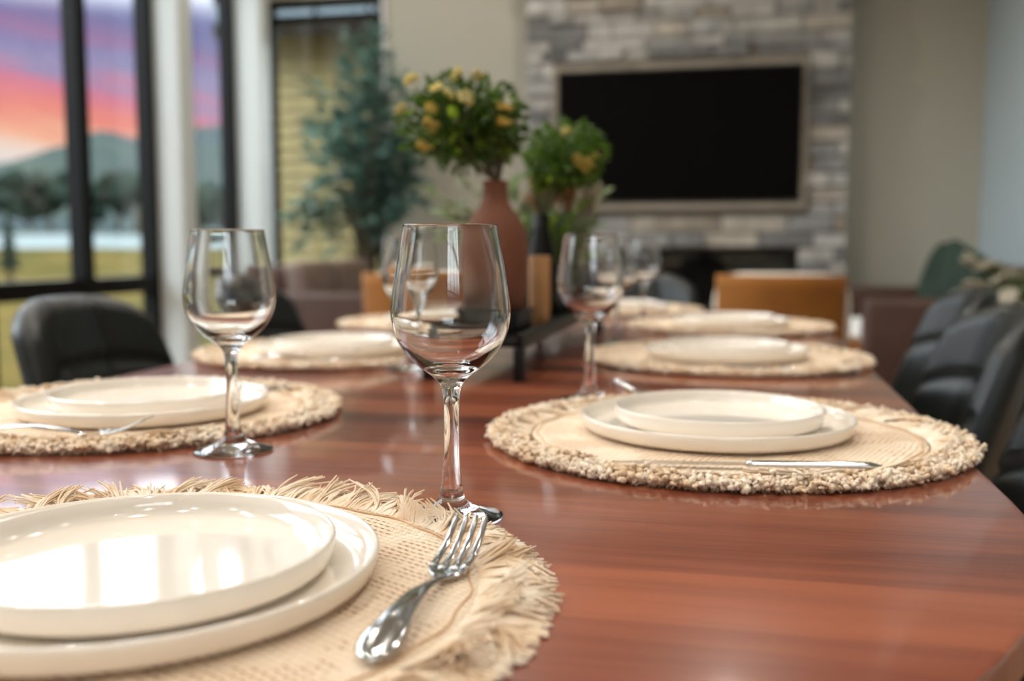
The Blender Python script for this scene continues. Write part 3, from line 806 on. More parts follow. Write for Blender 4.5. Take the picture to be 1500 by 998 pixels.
def settings():
    g_meshes = glass_meshes(); pd, ps = plates_proto(); fh, ft = fork_meshes(); kh, kb = knife_meshes()
    near_body = mat_body(.198, 0); near_fr = fringe_mesh(5, 2900, .198, .244, .00078, 6, .8, .0085, (1.470, .2379, .0385)); seam_n = seam_mesh(.193)
    far_fr = fringe_mesh(9, 1500, .200, .240, .0012, 4, 1.3, .008); knob = knob_fringe_mesh(4, 3600, .216, .243)
    zm = TT + .0068
    # each seat: (mat centre, facing angle of the diner, name phrase, detail, glass, lower plate, upper plate, fork?, knife?)
    S = [
        dict(k='near', m=(-.335, .500), a=0, w='at the near end of the table', glass=(-.2027, .6977), lo=(-.338, .502), up=(-.331, .502), fork=((-.163, .421), .2)),
        dict(k='L1', m=(-.700, 1.055), a=-90, w='in the left row nearest the camera', glass=(-.478, .883), lo=(-.680, 1.050), up=(-.678, 1.050), fork=((-.763, .868), -82), knife=((-.80, 1.235), -88)),
        dict(k='L2', m=(-.725, 1.715), a=-90, w='in the middle of the left row', glass=(-.513, 1.527), lo=(-.72, 1.72), up=(-.72, 1.72), fork=((-.80, 1.55), -88), knife=((-.80, 1.90), -90)),
        dict(k='L3', m=(-.745, 2.43), a=-90, w='in the left row furthest from the camera', glass=(-.515, 2.262), lo=(-.74, 2.44), up=(-.74, 2.44), fork=((-.82, 2.26), -90), knife=((-.82, 2.61), -90)),
        dict(k='R1', m=(-.012, 1.055), a=90, w='in the right row nearest the camera', glass=(-.186, 1.285), lo=(-.020, 1.070), up=(-.018, 1.074), fork=((.035, 1.262), 84), knife=((.124, .902), 98)),
        dict(k='R2', m=(-.018, 1.785), a=90, w='in the middle of the right row', glass=(-.240, 2.015), lo=(-.018, 1.79), up=(-.018, 1.79), fork=((.06, 1.955), 90), knife=((.09, 1.61), 92)),
        dict(k='R3', m=(-.018, 2.49), a=90, w='in the right row furthest from the camera', glass=(-.248, 2.71), lo=(-.018, 2.50), up=(-.018, 2.50), fork=((.06, 2.665), 90), knife=((.09, 2.315), 92)),
        dict(k='far', m=(-.345, 3.045), a=180, w='at the far end of the table', glass=(-.512, 2.812), lo=(-.345, 3.04), up=(-.345, 3.04), fork=((-.53, 3.12), 180), knife=((-.16, 3.14), 180)),
    ]
    for s in S:
        w = s['w']; near = s['k'] == 'near'
        rz = radians(s['a'] + {'near': -28, 'L1': 14, 'L2': 50, 'R1': -20, 'R2': 33, 'R3': 120, 'L3': 77, 'far': 200}[s['k']])
        t = thing('fringed_placemat', 'round cream woven placemat with fringed edge ' + w, 'placemat', (*s['m'], TT + .0003), rz, 'round fringed placemats')
        link('woven_body', near_body, t)
        link('seam', seam_n, t)
        if near: tag(link('fringe', near_fr, t), kind='stuff')
        else:
            tag(link('fringe', far_fr, t), kind='stuff'); tag(link('edge_tufts', knob, t), kind='stuff')
        p = link('dinner_plate', pd, None, (*s['lo'], zm)); tag(p, 'larger cream plate under the smaller one ' + w, 'plate', 'cream dinner plates')
        p = link('side_plate', ps, None, (*s['up'], zm + .0062)); tag(p, 'smaller cream plate stacked on the larger one ' + w, 'plate', 'cream side plates')
        g = thing('wine_glass', 'empty clear stemmed wine glass ' + w, 'wine glass', (*s['glass'], TT + .0003), 0, 'empty wine glasses')
        for nm, me in g_meshes: link(nm, me, g)
        (x, y), a = s['fork']
        f = thing('fork', 'polished steel dinner fork ' + w, 'fork', (x, y, zm + .0010), radians(a), 'steel forks')
        link('handle', fh, f)
        for tn in ft: link('tine', tn, f)
        if 'knife' in s:
            (x, y), a = s['knife']
            f = thing('table_knife', 'polished steel table knife ' + w, 'knife', (x, y, zm + .0010), radians(a), 'steel table knives')
            link('handle', kh, f); link('blade', kb, f)
settings()

# ------------------------------------------------------------------ centrepiece
def leaf_mesh(name, L_, W_, m, curl=.2, n=4):
    mb = MB(); top = []
    for i in range(n + 1):
        t = i / n; w = W_ / 2 * sin(pi * min(1, t * .96 + .02)) ** .8; z = -curl * L_ * t * t
        top += [(-w, L_ * t, z + w * .35), (0, L_ * t, z), (w, L_ * t, z + w * .35)]
    fs = []
    for i in range(n):
        for j in range(2): fs.append((i * 3 + j, i * 3 + j + 1, i * 3 + 4 + j, i * 3 + 3 + j))
    mb.add(top, fs); return mb.mesh(name, m, recalc=False)
def basis(d, roll):
    d = d.normalized(); q = d.to_track_quat('Y', 'Z'); return q @ Matrix.Rotation(roll, 3, 'Y').to_quaternion()
def bouquet(name, label, cat, base, crown, radii, nsprig, nleaf, mats, blossoms, rnd, leafL, nfill, group=None, neck=None):
    root = thing(name, label, cat, base)
    base = Vector(base); crown = Vector(crown) - base
    lm = [leaf_mesh('leaf', leafL, leafL * .52, M[k], .25) for k in mats]
    bl = {}
    made = []
    for i in range(nsprig):
        th = rnd.random() * 2 * pi; ph = rnd.uniform(-.75, 1.0)
        rr = sqrt(max(0, 1 - min(1, ph * ph)) + .02)
        tip = crown + Vector((cos(th) * rr * radii[0], sin(th) * rr * radii[1], ph * radii[2])) * rnd.uniform(.72, 1.05)
        n0 = Vector((rnd.uniform(-.006, .006), rnd.uniform(-.006, .006), -.10 if neck is None else -neck))
        n1 = Vector((cos(th) * .008, sin(th) * .008, .004))
        mid = n1 + (tip - n1) * .45 + Vector((0, 0, .02))
        pts = [n0, n1, mid, tip]
        sp = MB().tube(pts, [.0015, .0015, .0012, .0006], 5).obj('sprig', M['stem'], root, recalc=False)
        for k in range(nleaf):
            t = .35 + .68 * k / nleaf; t = min(t, 1)
            p = (n1.lerp(mid, t / .5) if t < .5 else mid.lerp(tip, (t - .5) / .5))
            d = (tip - n1).normalized() * .5 + Vector((rnd.uniform(-1, 1), rnd.uniform(-1, 1), rnd.uniform(-.6, .9)))
            o = link('leaf', lm[min(len(lm) - 1, int(rnd.random() ** 1.3 * len(lm)))], sp, p)
            o.rotation_mode = 'QUATERNION'; o.rotation_quaternion = basis(d, rnd.uniform(-1, 1)); s_ = rnd.uniform(.7, 1.25); o.scale = (s_,) * 3
    # inner mass of small leaves
    if nfill:
        mb = MB()
        for i in range(nfill):
            v = Vector((rnd.gauss(0, 1), rnd.gauss(0, 1), rnd.gauss(0, 1))).normalized() * rnd.uniform(.25, .95)
            p = crown + Vector((v.x * radii[0], v.y * radii[1], v.z * radii[2]))
            q = basis(v + Vector((rnd.uniform(-.8, .8), rnd.uniform(-.8, .8), rnd.uniform(-.8, .8))), rnd.uniform(-1.5, 1.5))
            L_ = leafL * rnd.uniform(.5, .95); W_ = L_ * .28
            mb.add([p + q @ Vector(c) for c in ((0, 0, 0), (-W_, L_ * .5, W_ * .3), (0, L_, -.1 * L_), (W_, L_ * .5, W_ * .3))], [(0, 3, 2, 1)])
        tag(mb.obj('foliage', M[mats[0]], root, recalc=False), kind='stuff')
    for (dx, dy, dz, s_, mk) in blossoms:
        if mk not in bl:
            b = MB()
            r2 = random.Random(2)
            for k in range(16):
                v = Vector((r2.gauss(0, 1), r2.gauss(0, 1), abs(r2.gauss(0, .6)))).normalized()
                b.blob(v * .010 * r2.uniform(.5, 1), (.0038, .0038, .0026), 6, 4)
            bl[mk] = b.mesh('blossom', M[mk])
        o = link('blossom', bl[mk], root, crown + Vector((dx, dy, dz)), (rnd.random(), rnd.random(), rnd.random() * 6)); o.scale = (s_, s_, s_ * .8)
    return root

def centrepiece():
    # long low black tray riser on legs
    x0, x1, y0, y1 = -.452, -.312, 1.435, 2.30
    t = thing('tray_riser', 'long narrow black wooden tray on square legs down the table centre', 'tray', ((x0 + x1) / 2, (y0 + y1) / 2, TT))
    cx, cy = (x0 + x1) / 2, (y0 + y1) / 2
    hx, hy = (x1 - x0) / 2, (y1 - y0) / 2
    bx('tray_board', (-hx, -hy, .050), (hx, hy, .060), M['black_wood'], t, bevel=.0015)
    for s in (-1, 1):
        bx('side_rail', (s * hx - .006, -hy, .048), (s * hx + .006, hy, .070), M['black_wood'], t, bevel=.0015)
        for q in (-1, 1):
            bx('leg', (s * hx - .008, q * hy - .008, 0), (s * hx + .008, q * hy + .008, .050), M['black_metal'], t, bevel=.001)
    zt = TT + .0605
    # black pedestal block under the terracotta vase
    pb = thing('black_pedestal', 'small black box pedestal under the terracotta vase', 'stand', (-.385, 1.60, zt))
    MB().box((-.050, -.056, 0), (.047, .056, .030)).obj('box', M['black_wood'], pb, bevel=.002, smooth=True, angle=30)
    MB().box((-.054, -.060, .030), (.050, .060, .036)).obj('lid', M['black_wood'], pb, bevel=.0015, smooth=True, angle=30)
    zv = zt + .0363
    vx, vy = -.392, 1.615
    H = 1.056 - zv
    prof = [(0, 0), (.046, 0), (.050, .003), (.0525, .03), (.0545, .07), (.0545, .105), (.050, .130), (.040, .150), (.029, .163), (.0225, .176), (.0205, .190), (.0205, H - .004), (.0212, H), (.0185, H), (.0175, H - .006), (.0175, .18), (.035, .15), (.047, .10), (.047, .02), (0, .012)]
    vase = MB().lathe(prof, 64).obj('terracotta_vase', M['terracotta']); vase.location = (vx, vy, zv)
    tag(vase, 'matte terracotta bottle vase with narrow neck holding the yellow-green bouquet', 'vase')
    rnd = random.Random(21)
    bouquet('green_bouquet', 'leafy green bouquet with yellow blossoms in the terracotta vase', 'bouquet', (vx, vy, 1.056),
            (-.448, 1.62, 1.150), (.112, .10, .080), 42, 7, ['leaf_dark', 'leaf_bright', 'leaf_bright'],
            [(.012, -.07, .068, 1.2, 'yellow'), (-.02, -.08, .045, 1.1, 'yellow'), (.04, -.06, .066, 1.1, 'yellow'), (.028, -.085, .028, 1.3, 'yellow'), (.0, -.088, .034, 1.1, 'yellow'), (-.075, -.04, .066, 1.2, 'yellow'), (-.09, -.045, .02, 1.1, 'yellow'),
             (.080, -.05, .015, 1.3, 'amber'), (.078, -.05, -.008, 1.4, 'amber'), (-.03, -.088, -.012, 1.4, 'amber'), (-.045, -.075, -.045, 1.3, 'amber'), (-.03, -.08, .015, 1.0, 'amber')], rnd, .025, 1500, neck=.16)
    # slim tan vase behind, with its own bouquet
    tv = MB().lathe([(0, 0), (.015, 0), (.017, .003), (.0185, .03), (.0185, .119), (.017, .122), (.015, .119), (.015, .01), (0, .008)], 40).obj('tan_vase', M['tan_clay'])
    tv.location = (-.3345, 1.700, zt); tag(tv, 'slim tan cylinder vase just behind the terracotta vase', 'vase')
    tv2 = MB().lathe([(0, 0), (.030, 0), (.034, .004), (.036, .08), (.022, .15), (.016, .17), (.016, .20), (.013, .20), (.013, .165), (.030, .08), (.028, .01), (0, .008)], 40).obj('dark_vase', M['black_wood'])
    tv2.location = (-.385, 1.97, zt); tag(tv2, 'dark bottle vase hidden among the leaves behind the tan vase', 'vase')
    rnd = random.Random(5)
    bouquet('trailing_bouquet', 'smaller leafy bouquet with amber blossoms leaning over the television', 'bouquet', (-.385, 1.97, zt + .20),
            (-.335, 1.97, 1.125), (.082, .07, .070), 28, 8, ['leaf_dark', 'leaf_bright', 'leaf_bright'],
            [(.045, -.05, -.022, 1.4, 'amber'), (.03, -.055, -.012, 1.2, 'amber'), (.06, -.04, -.008, 1.1, 'amber'), (.01, -.06, .04, 1.0, 'yellow')], rnd, .026, 800, neck=.16)
    # low bed of dried plumes, cream flowers and pale greenery
    pl = thing('low_planter', 'black trough planter of dried plumes and pale greenery on the tray', 'planter', (-.395, 2.10, zt))
    MB().box((-.040, -.09, 0), (.040, .09, .055)).obj('trough', M['black_wood'], pl, bevel=.003, smooth=True, angle=30)
    rnd = random.Random(8)
    lm = [leaf_mesh('leaf', .030, .013, M['leaf_pale'], .2), leaf_mesh('leaf', .026, .014, M['leaf_bright'], .2)]
    for i in range(26):
        th = rnd.random() * 2 * pi; tip = Vector((cos(th) * rnd.uniform(.03, .17), sin(th) * .10, rnd.uniform(.10, .24)))
        if i % 2 == 0: tip = Vector((rnd.uniform(.01, .11), sin(th) * .08, rnd.uniform(.10, .27)))
        b0 = Vector((tip.x * .2, tip.y * .4, .05)); md = b0.lerp(tip, .5) + Vector((0, 0, .03))
        sp = MB().tube([b0, md, tip], [.0018, .0014, .0007], 5).obj('sprig', M['stem'], pl, recalc=False)
        for k in range(10):
            t = .3 + .7 * k / 10; p = b0.lerp(md, t / .5) if t < .5 else md.lerp(tip, (t - .5) / .5)
            o = link('leaf', lm[i % 2], sp, p); o.rotation_mode = 'QUATERNION'
            o.rotation_quaternion = basis((tip - b0).normalized() + Vector((rnd.uniform(-1, 1), rnd.uniform(-1, 1), rnd.uniform(-.5, .7))), rnd.uniform(-1, 1)); s_ = rnd.uniform(.8, 1.3); o.scale = (s_,) * 3
    for i in range(9):      # long pale sprigs reaching to the left
        tip = Vector((-.12 - .018 * i + rnd.uniform(-.02, .02), rnd.uniform(-.08, .12), rnd.uniform(.13, .30)))
        b0 = Vector((-.02, rnd.uniform(-.03, .03), .05)); md = b0.lerp(tip, .5) + Vector((0, 0, .05))
        sp = MB().tube([b0, md, tip], [.0018, .0014, .0007], 5).obj('sprig', M['stem'], pl, recalc=False)
        for k in range(12):
            t = .3 + .7 * k / 12; p = b0.lerp(md, t / .5) if t < .5 else md.lerp(tip, (t - .5) / .5)
            o = link('leaf', lm[0], sp, p); o.rotation_mode = 'QUATERNION'
            o.rotation_quaternion = basis((tip - b0).normalized() + Vector((rnd.uniform(-1, 1), rnd.uniform(-1, 1), rnd.uniform(-.5, .7))), rnd.uniform(-1, 1)); s_ = rnd.uniform(1.1, 1.7); o.scale = (s_,) * 3
    fm = MB()
    for i in range(520):
        v = Vector((rnd.gauss(0, 1), rnd.gauss(0, 1), rnd.gauss(0, 1))).normalized() * rnd.uniform(.3, 1)
        p = Vector((-.002 + v.x * .065, v.y * .09, .145 + v.z * .085)); q = basis(v + Vector((rnd.uniform(-.8, .8),) * 3), rnd.uniform(-1.5, 1.5)); L_ = rnd.uniform(.016, .028); W_ = L_ * .27
        fm.add([p + q @ Vector(c) for c in ((0, 0, 0), (-W_, L_ * .5, W_ * .3), (0, L_, -.1 * L_), (W_, L_ * .5, W_ * .3))], [(0, 3, 2, 1)])
    tag(fm.obj('foliage', M['leaf_pale'], pl, recalc=False), kind='stuff')
    def plume(mb, base, tip, r, n):
        d = tip - base
        for k in range(n):
            t = rnd.uniform(.25, 1); p = base + d * t
            q = p + d.normalized() * .02 + Vector((rnd.uniform(-1, 1), rnd.uniform(-1, 1), 0)) * r * sin(pi * min(1, t * .9)); mb.tube([p, (p + q) / 2 + Vector((0, 0, .004)), q], [.0016, .0024, .0006], 4, cap=False)
    for k, (bx_, tx_, h, mk) in enumerate(((.03, .035, .33, 'pampas'), (.02, .005, .30, 'pampas'), (.04, .06, .30, 'pampas'), (-.01, -.03, .27, 'pampas'), (.05, .085, .275, 'cream_flower'), (.05, .10, .255, 'cream_flower'), (.05, .075, .245, 'cream_flower'), (-.03, -.055, .24, 'cream_flower'))):
        mb = MB(); b0 = Vector((bx_ * .5, -.02 + .01 * k, .055)); tp = Vector((tx_, -.05 + .012 * k, h))
        mb.tube([b0, tp], .0012, 5); plume(mb, b0.lerp(tp, .45), tp, .022, 110); mb.obj('dried_plume' if mk == 'pampas' else 'cream_plume', M[mk], pl, recalc=False)
    # dark lantern block behind, seen between the vases
    ln = thing('black_candle_box', 'black square candle box behind the tan vase', 'candle holder', (-.372, 2.235, zt))
    MB().box((-.05, -.035, 0), (.05, .035, .12)).obj('box', M['black_wood'], ln, bevel=.002, smooth=True, angle=30)
    MB().lathe([(0, .12), (.018, .12), (.018, .15), (.016, .152), (0, .150)], 20).obj('candle', M['boucle'], ln)
centrepiece()

# ------------------------------------------------------------------ dining chairs (face +Y, backrest towards -Y)
def make_chair():
    t = thing('dining_chair', '', 'chair', (0, 0, 0), 0, 'dark leather dining chairs')
    z0, z1 = .46, .852
    def surf(u, v, off):
        # u -1..1 across, v 0..1 up ; off = distance in front (+y)
        hw = .238 - .038 * v ** 1.5
        a = abs(u)
        z = z0 + (z1 - z0) * v - .055 * (a ** 4.0) * v
        y = -.225 - .105 * v + .105 * u * u * (1 - .25 * v)
        x = u * hw
        # normal roughly
        nx = -u * .38; ny = 1.0
        l = sqrt(nx * nx + ny * ny)
        return Vector((x + nx / l * off, y + ny / l * off, z))
    seams = (-.36, .36)
    def cush(u, v):
        d = 0.0
        for s in seams: d -= .013 * exp(-((u - s) / .035) ** 2)
        d -= .012 * exp(-((v - .66) / .022) ** 2)
        return d
    nu, nv = 44, 30; T = .026
    mb = MB(); vs_ = []; idx = {}
    def rim(u, v):
        e = min(1, (1 - abs(u)) / .10, ); f = min(1, (1 - v) / .08, v / .06)
        g = lambda q: sqrt(max(0, 1 - (1 - q) ** 2)) if q < 1 else 1
        return max(.05, g(max(0, e))) * max(.05, g(max(0, f)))
    for side in (1, -1):
        for j in range(nv + 1):
            for i in range(nu + 1):
                u = -1 + 2 * i / nu; v = j / nv
                o = side * T * rim(u, v) + (cush(u, v) * rim(u, v) if side == 1 else 0)
                idx[(side, i, j)] = len(vs_); vs_.append(surf(u, v, o))
    fs = []
    for side in (1, -1):
        for j in range(nv):
            for i in range(nu):
                q = (idx[(side, i, j)], idx[(side, i + 1, j)], idx[(side, i + 1, j + 1)], idx[(side, i, j + 1)]); fs.append(q if side == -1 else q[::-1])
    ring = [(i, 0) for i in range(nu)] + [(nu, j) for j in range(nv)] + [(i, nv) for i in range(nu, 0, -1)] + [(0, j) for j in range(nv, 0, -1)]
    for k, p in enumerate(ring):
        q = ring[(k + 1) % len(ring)]; fs.append((idx[(1, *p)], idx[(1, *q)], idx[(-1, *q)], idx[(-1, *p)]))
    mb.add(vs_, fs); back = mb.obj('backrest', M['leather'], t)
    for s in seams:
        MB().tube([surf(s, .06 + .9 * k / 12, T - .0115) for k in range(13)], .0016, 5).obj('stitched_seam', M['stitch'], back)
    MB().tube([surf(-.88 + 1.76 * k / 16, .66, T - .0105) for k in range(17)], .0016, 5).obj('stitched_seam', M['stitch'], back)
    MB().blob((0, .01, .445), (.245, .245, .045), 32, 14, pw=.45).obj('seat', M['leather'], t)
    MB().blob((0, .01, .405), (.215, .215, .018), 24, 8, pw=.4).obj('seat_pan', M['black_metal'], t)
    for sx in (-1, 1):
        for sy in (-1, 1):
            MB().tube([(sx * .15, sy * .15 + .01, .40), (sx * .22, sy * .21 + .01, .0)], [.014, .009], 10).obj('leg', M['black_metal'], t)
    return t
def chairs():
    proto = make_chair()
    spots = [  # x, y, rz(deg; 0 faces +Y), label
        (-.972, 1.73, -88, 'dark leather dining chair on the left side of the table, nearer one of the two'),
        (-1.02, 2.50, -90, 'dark leather dining chair on the left side of the table, further one of the two'),
        (.095, 1.03, 90, 'dark leather dining chair on the right side of the table, nearest of the three'),
        (.138, 1.79, 90, 'dark leather dining chair in the middle of the three on the right side'),
        (.235, 2.52, 90, 'dark leather dining chair on the right side of the table, furthest of the three'),
        (-.345, 3.30, 180, 'dark leather dining chair at the far head of the table')]
    for i, (x, y, a, l) in enumerate(spots):
        if i == 0: proto.location = (x, y, 0); proto.rotation_euler = (0, 0, radians(a)); proto['label'] = l; proto.scale = (1.04, 1, 1)
        else: dup(proto, (x, y, 0), radians(a), l)
chairs()

# ------------------------------------------------------------------ living room furniture
def soft_box(a, b, m, name, parent, bev=.03, seg=3):
    return MB().box(a, b).obj(name, m, parent, bevel=bev, seg=seg, smooth=True)
def ochre_chair():
    # faces +Y, back to the dining table
    t = thing('lounge_chair', '', 'armchair', (0, 0, 0), 0, 'ochre velvet lounge chairs')
    mb = MB()
    def fn(side):
        def f(u, v):
            x = (u * 2 - 1); z = .30 + .53 * v; y = -.30 + .10 * x * x - .03 * v + (.035 if side else 0)
            return (x * (.262 - .01 * (1 - v)), y, z)
        return f
    def shell(u, v):
        a = 2 * pi * u
        return (0, 0, 0)
    nu, nv = 24, 10; A = fn(0); B = fn(1)
    vs_ = [A(i / nu, j / nv) for j in range(nv + 1) for i in range(nu + 1)] + [B(i / nu, j / nv) for j in range(nv + 1) for i in range(nu + 1)]
    w = nu + 1; o = w * (nv + 1); fs = []
    for j in range(nv):
        for i in range(nu):
            q = (j * w + i, j * w + i + 1, (j + 1) * w + i + 1, (j + 1) * w + i); fs.append(q); fs.append(tuple(k + o for k in q[::-1]))
    ring = [i for i in range(nu)] + [j * w + nu for j in range(nv)] + [nv * w + i for i in range(nu, 0, -1)] + [j * w for j in range(nv, 0, -1)]
    for k, p in enumerate(ring): q = ring[(k + 1) % len(ring)]; fs.append((p, q, q + o, p + o))
    mb.add(vs_, fs); mb.obj('back_shell', M['ochre'], t)
    # cream inner cushion, proud of the shell at the top and both sides
    def cf(u, v):
        th = 2 * pi * u; x = cos(th); zz = sin(th)
        sx = math.copysign(abs(x) ** .35, x); sz = math.copysign(abs(zz) ** .45, zz)
        k = sin(pi * (v * .96 + .02)) ** .4
        X = sx * .283 * k; return (X, -.235 + .10 * (X / .26) ** 2 + (v - .5) * .11, .590 + sz * .250 * k)
    MB().grid(cf, 36, 10, True).obj('inner_cushion', M['boucle'], t)
    MB().blob((0, .05, .40), (.29, .30, .075), 24, 10, pw=.5).obj('seat_cushion', M['boucle'], t)
    for s in (-1, 1):
        MB().blob((s * .30, -.02, .50), (.035, .25, .06), 14, 8, pw=.6).obj('armrest', M['ochre'], t)
        for q in (-1, 1): MB().tube([(s * .22, q * .2, .33), (s * .26, q * .24, 0)], [.018, .012], 8).obj('leg', M['black_wood'], t)
    return t
def sofa(name, label, x, y, rz, L_, cushions):
    # faces +X (local), length along Y, near arm at y=0
    t = thing(name, label, 'sofa', (x, y, 0), rz)
    D = .85
    soft_box((0, .0, .10), (D, L_, .34), M['sofa'], 'base', t, .02)
    soft_box((0, .14, .30), (.20, L_ - .14, .845), M['sofa'], 'back', t, .045)
    soft_box((-.02, -.02, .08), (D + .02, .14, .70), M['sofa'], 'arm', t, .03)
    soft_box((-.02, L_ - .14, .08), (D + .02, L_ + .02, .70), M['sofa'], 'arm', t, .03)
    n = cushions; w = (L_ - .28) / n
    for i in range(n):
        soft_box((.19, .14 + i * w + .004, .345), (D, .14 + (i + 1) * w - .004, .48), M['sofa'], 'seat_cushion', t, .035)
        m = Matrix.Translation((.215, .14 + i * w + w / 2, .48)) @ Matrix.Rotation(radians(-8), 4, 'Y')
        MB().box((0, -w / 2 + .006, 0), (.15, w / 2 - .006, .375), m).obj('back_cushion', M['cushion_taupe'], t, bevel=.05, seg=3)
    for a in (.06, D - .06):
        for b in (.06, L_ - .06): MB().tube([(a, b, .1), (a, b, 0)], .02, 8).obj('foot', M['black_wood'], t)
    return t
def living():
    c = ochre_chair(); c.location = (.185, 4.50, 0); c.rotation_euler = (0, 0, radians(-4)); c['label'] = 'ochre lounge chair with cream inner cushion, in front of the fireplace'
    dup(c, (-1.37, 4.42, 0), radians(3), 'ochre lounge chair with cream inner cushion, beside the left sofa')
    sofa('brown_sofa', 'brown leather sofa with taupe cushions under the left windows', -2.62, 4.95, 0, 1.32, 2)
    s = sofa('brown_sofa', 'brown leather sofa along the right alcove wall with green cushions', 1.455, 6.62, pi, 1.62, 2)
    # cushions on the right sofa
    for (x, y, z, rz, lb) in ((.99, 5.40, .487, 14, 'dark green square cushion leaning on the right sofa back, nearer one'), (.98, 5.88, .487, -8, 'dark green square cushion leaning on the right sofa back, further one')):
        m = Matrix.Rotation(radians(rz), 4, 'Z') @ Matrix.Rotation(radians(14), 4, 'Y') @ Matrix.Translation((0, 0, .03)) @ Matrix.Rotation(radians(rz), 4, 'X')
        mb = MB()
        def fn(u, v):
            th = 2 * pi * u; a = cos(th); b = sin(th); k = max(abs(a), abs(b)); a, b = a / k, b / k
            w = abs(v * 2 - 1); r = sqrt(max(0, 1 - w ** 2)) ** .55 if w < 1 else 0
            p = m @ Vector(((v - .5) * .15 * (1 - .75 * 0), a * .22 * r, b * .22 * r + .22)); return (p.x, p.y, p.z)
        mb.grid(fn, 32, 12, True)
        o = mb.obj('green_cushion', M['green_fabric']); o.location = (x, y, z); tag(o, lb, 'cushion', 'green sofa cushions')
    # white fur throw draped over the seat front
    p = MB()
    rnd = random.Random(4)
    p.blob((0, 0, 0), (.10, .20, .13), 30, 16, .12, 5, pw=.75)
    for k in range(700):
        v = Vector((rnd.gauss(0, 1), rnd.gauss(0, 1), rnd.gauss(0, 1))).normalized()
        q = Vector((v.x * .095, v.y * .19, v.z * .125)); e = q + v * .022 + Vector((rnd.uniform(-1, 1), rnd.uniform(-1, 1), -.6)) * .012
        p.tube([q, e], [.005, .001], 4, cap=False)
    o = p.obj('fur_throw', M['fur'], recalc=False); o.location = (.60, 5.36, .45); tag(o, 'shaggy white fur throw draped over the seat front of the right sofa', 'throw')
    # side table with white flowers by the alcove wall
    st = thing('side_table', 'dark round side table carrying the white flowers', 'table', (1.12, 4.35, 0))
    MB().lathe([(0, .60), (.24, .60), (.245, .61), (.24, .625), (0, .625)], 40).obj('tabletop', M['black_wood'], st)
    MB().tube([(0, 0, .60), (0, 0, .02)], .02, 10).obj('pole', M['black_metal'], st)
    MB().lathe([(0, 0), (.16, 0), (.16, .015), (0, .02)], 30).obj('base', M['black_metal'], st)
    pot = MB().lathe([(0, 0), (.05, 0), (.065, .03), (.06, .10), (.055, .10), (.055, .02), (0, .015)], 32).obj('flower_pot', M['boucle']); pot.location = (1.12, 4.35, .6255)
    tag(pot, 'small pale pot holding the white flowers on the side table', 'pot')
    fr = thing('white_flowers', 'bunch of white flowers with green leaves above the right chairs', 'flowers', (1.12, 4.35, .72))
    lm = leaf_mesh('leaf', .07, .03, M['leaf_pale'], .3)
    fl = MB()
    for k in range(9):
        a = 2 * pi * k / 9; fl.blob((cos(a) * .028, sin(a) * .028, .006), (.022, .022, .007), 8, 5)
    fl.blob((0, 0, .008), .012, 8, 5); flm = fl.mesh('bloom', M['cream_flower'])
    for i in range(22):
        th = rnd.random() * 2 * pi; r = rnd.uniform(.04, .25); tip = Vector((cos(th) * r, sin(th) * r * .8, rnd.uniform(.07, .24) - r * .2))
        sp = MB().tube([(0, 0, 0), tip * .5 + Vector((0, 0, .03)), tip], [.003, .0025, .0015], 5).obj('stem', M['stem'], fr, recalc=False)
        b = link('bloom', flm, sp, tip); b.rotation_euler = (rnd.uniform(-.7, .9), rnd.uniform(-.7, .7), rnd.random() * 6); b.scale = (.85,) * 3
        for k in range(3):
            o = link('leaf', lm, sp, tip * rnd.uniform(.4, .9) + Vector((0, 0, .01))); o.rotation_mode = 'QUATERNION'; o.rotation_quaternion = basis(Vector((rnd.uniform(-1, 1), rnd.uniform(-1, 1), rnd.uniform(-.4, .6))), rnd.uniform(-1, 1))
living()

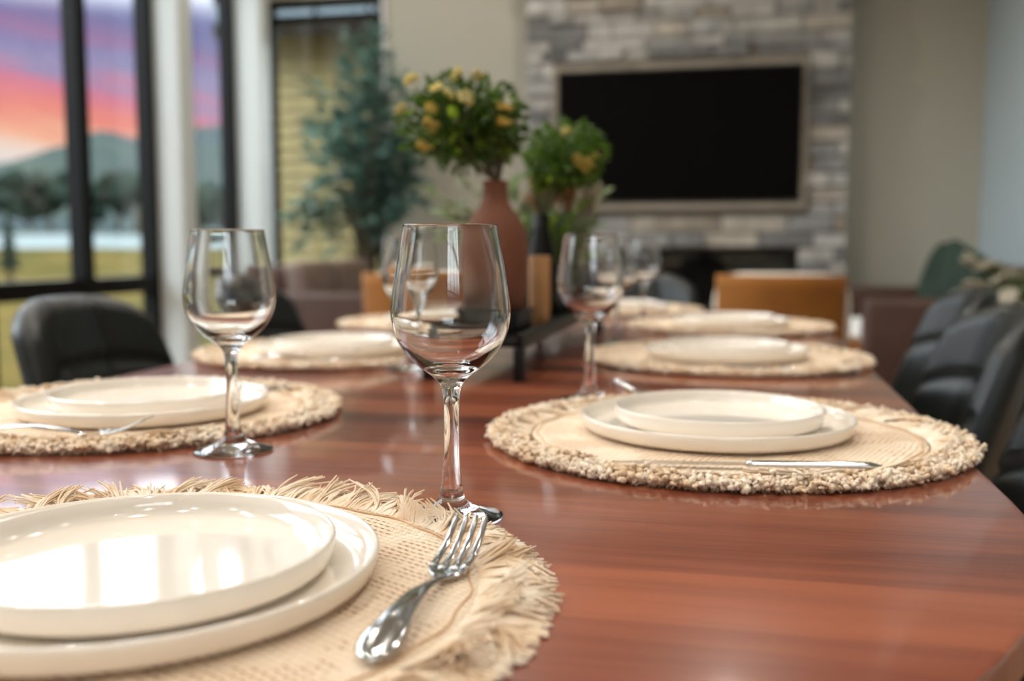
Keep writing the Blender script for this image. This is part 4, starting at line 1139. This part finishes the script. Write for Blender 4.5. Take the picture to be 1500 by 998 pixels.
# tall potted eucalyptus by the far window
def tall_plant():
    bx_, by_ = -2.48, 6.50
    t = thing('tall_potted_tree', 'tall teal-green leafy tree in front of the far window', 'plant', (bx_, by_, 0))
    MB().lathe([(0, 0), (.13, 0), (.16, .04), (.18, .36), (.165, .37), (.155, .33), (0, .33)], 36).obj('pot', M['boucle'], t)
    rnd = random.Random(17)
    lm = leaf_mesh('leaf', .17, .060, M['leaf_teal'], .35)
    # branches: x offset, z of tip, droop
    B = []
    for i in range(34):
        z = rnd.uniform(1.42, 2.30); w = .12 + .34 * (1 - abs((z - 1.72) / .75)); x = rnd.uniform(-1, 1) * w
        B.append((x + .03 * (z - 1.3), rnd.uniform(-.32, .26), z, 0))
    for x, z in ((-.42, 1.20), (-.46, 1.10), (-.38, 1.32), (-.34, 1.0), (.36, 1.35), (.42, 1.22), (.30, 1.1), (.16, 2.30), (.05, 2.32), (-.12, 2.28), (.24, 2.15)):
        B.append((x, rnd.uniform(-.25, .2), z, 1 if z < 1.4 else 0))
    n = 0
    fill = MB()
    for (x, y, z, dr) in B:
        b0 = Vector((rnd.uniform(-.04, .04), rnd.uniform(-.04, .04), .33)); m1 = Vector((x * .18, y * .2, .95 + rnd.uniform(-.1, .1))); tip = Vector((x, y, z))
        m2 = m1.lerp(tip, .55) + Vector((0, 0, .10 + .12 * dr))
        br = MB().tube([b0, m1, m2, tip], [.010, .008, .005, .002], 6).obj('branch', M['bark'], t, recalc=False)
        for k in range(16):
            tt = .15 + .85 * k / 15; p = m1.lerp(m2, tt / .5) if tt < .5 else m2.lerp(tip, (tt - .5) / .5)
            d = (tip - m1).normalized() * .6 + Vector((rnd.uniform(-1, 1), rnd.uniform(-.8, .5), rnd.uniform(-.7, .5)))
            q = basis(d, rnd.uniform(-1, 1)); s_ = rnd.uniform(.65, 1.15)
            if k % 2 == 0 and n < 296:
                o = link('leaf', lm, br, p); o.rotation_mode = 'QUATERNION'; o.rotation_quaternion = q; o.scale = (s_,) * 3; n += 1
            else:
                me = lm; fill.add([p + q @ (Vector(v.co) * s_ * .9) for v in me.vertices], [tuple(pl.vertices) for pl in me.polygons])
    tag(fill.obj('foliage', M['leaf_teal'], t, recalc=False), kind='stuff')
tall_plant()
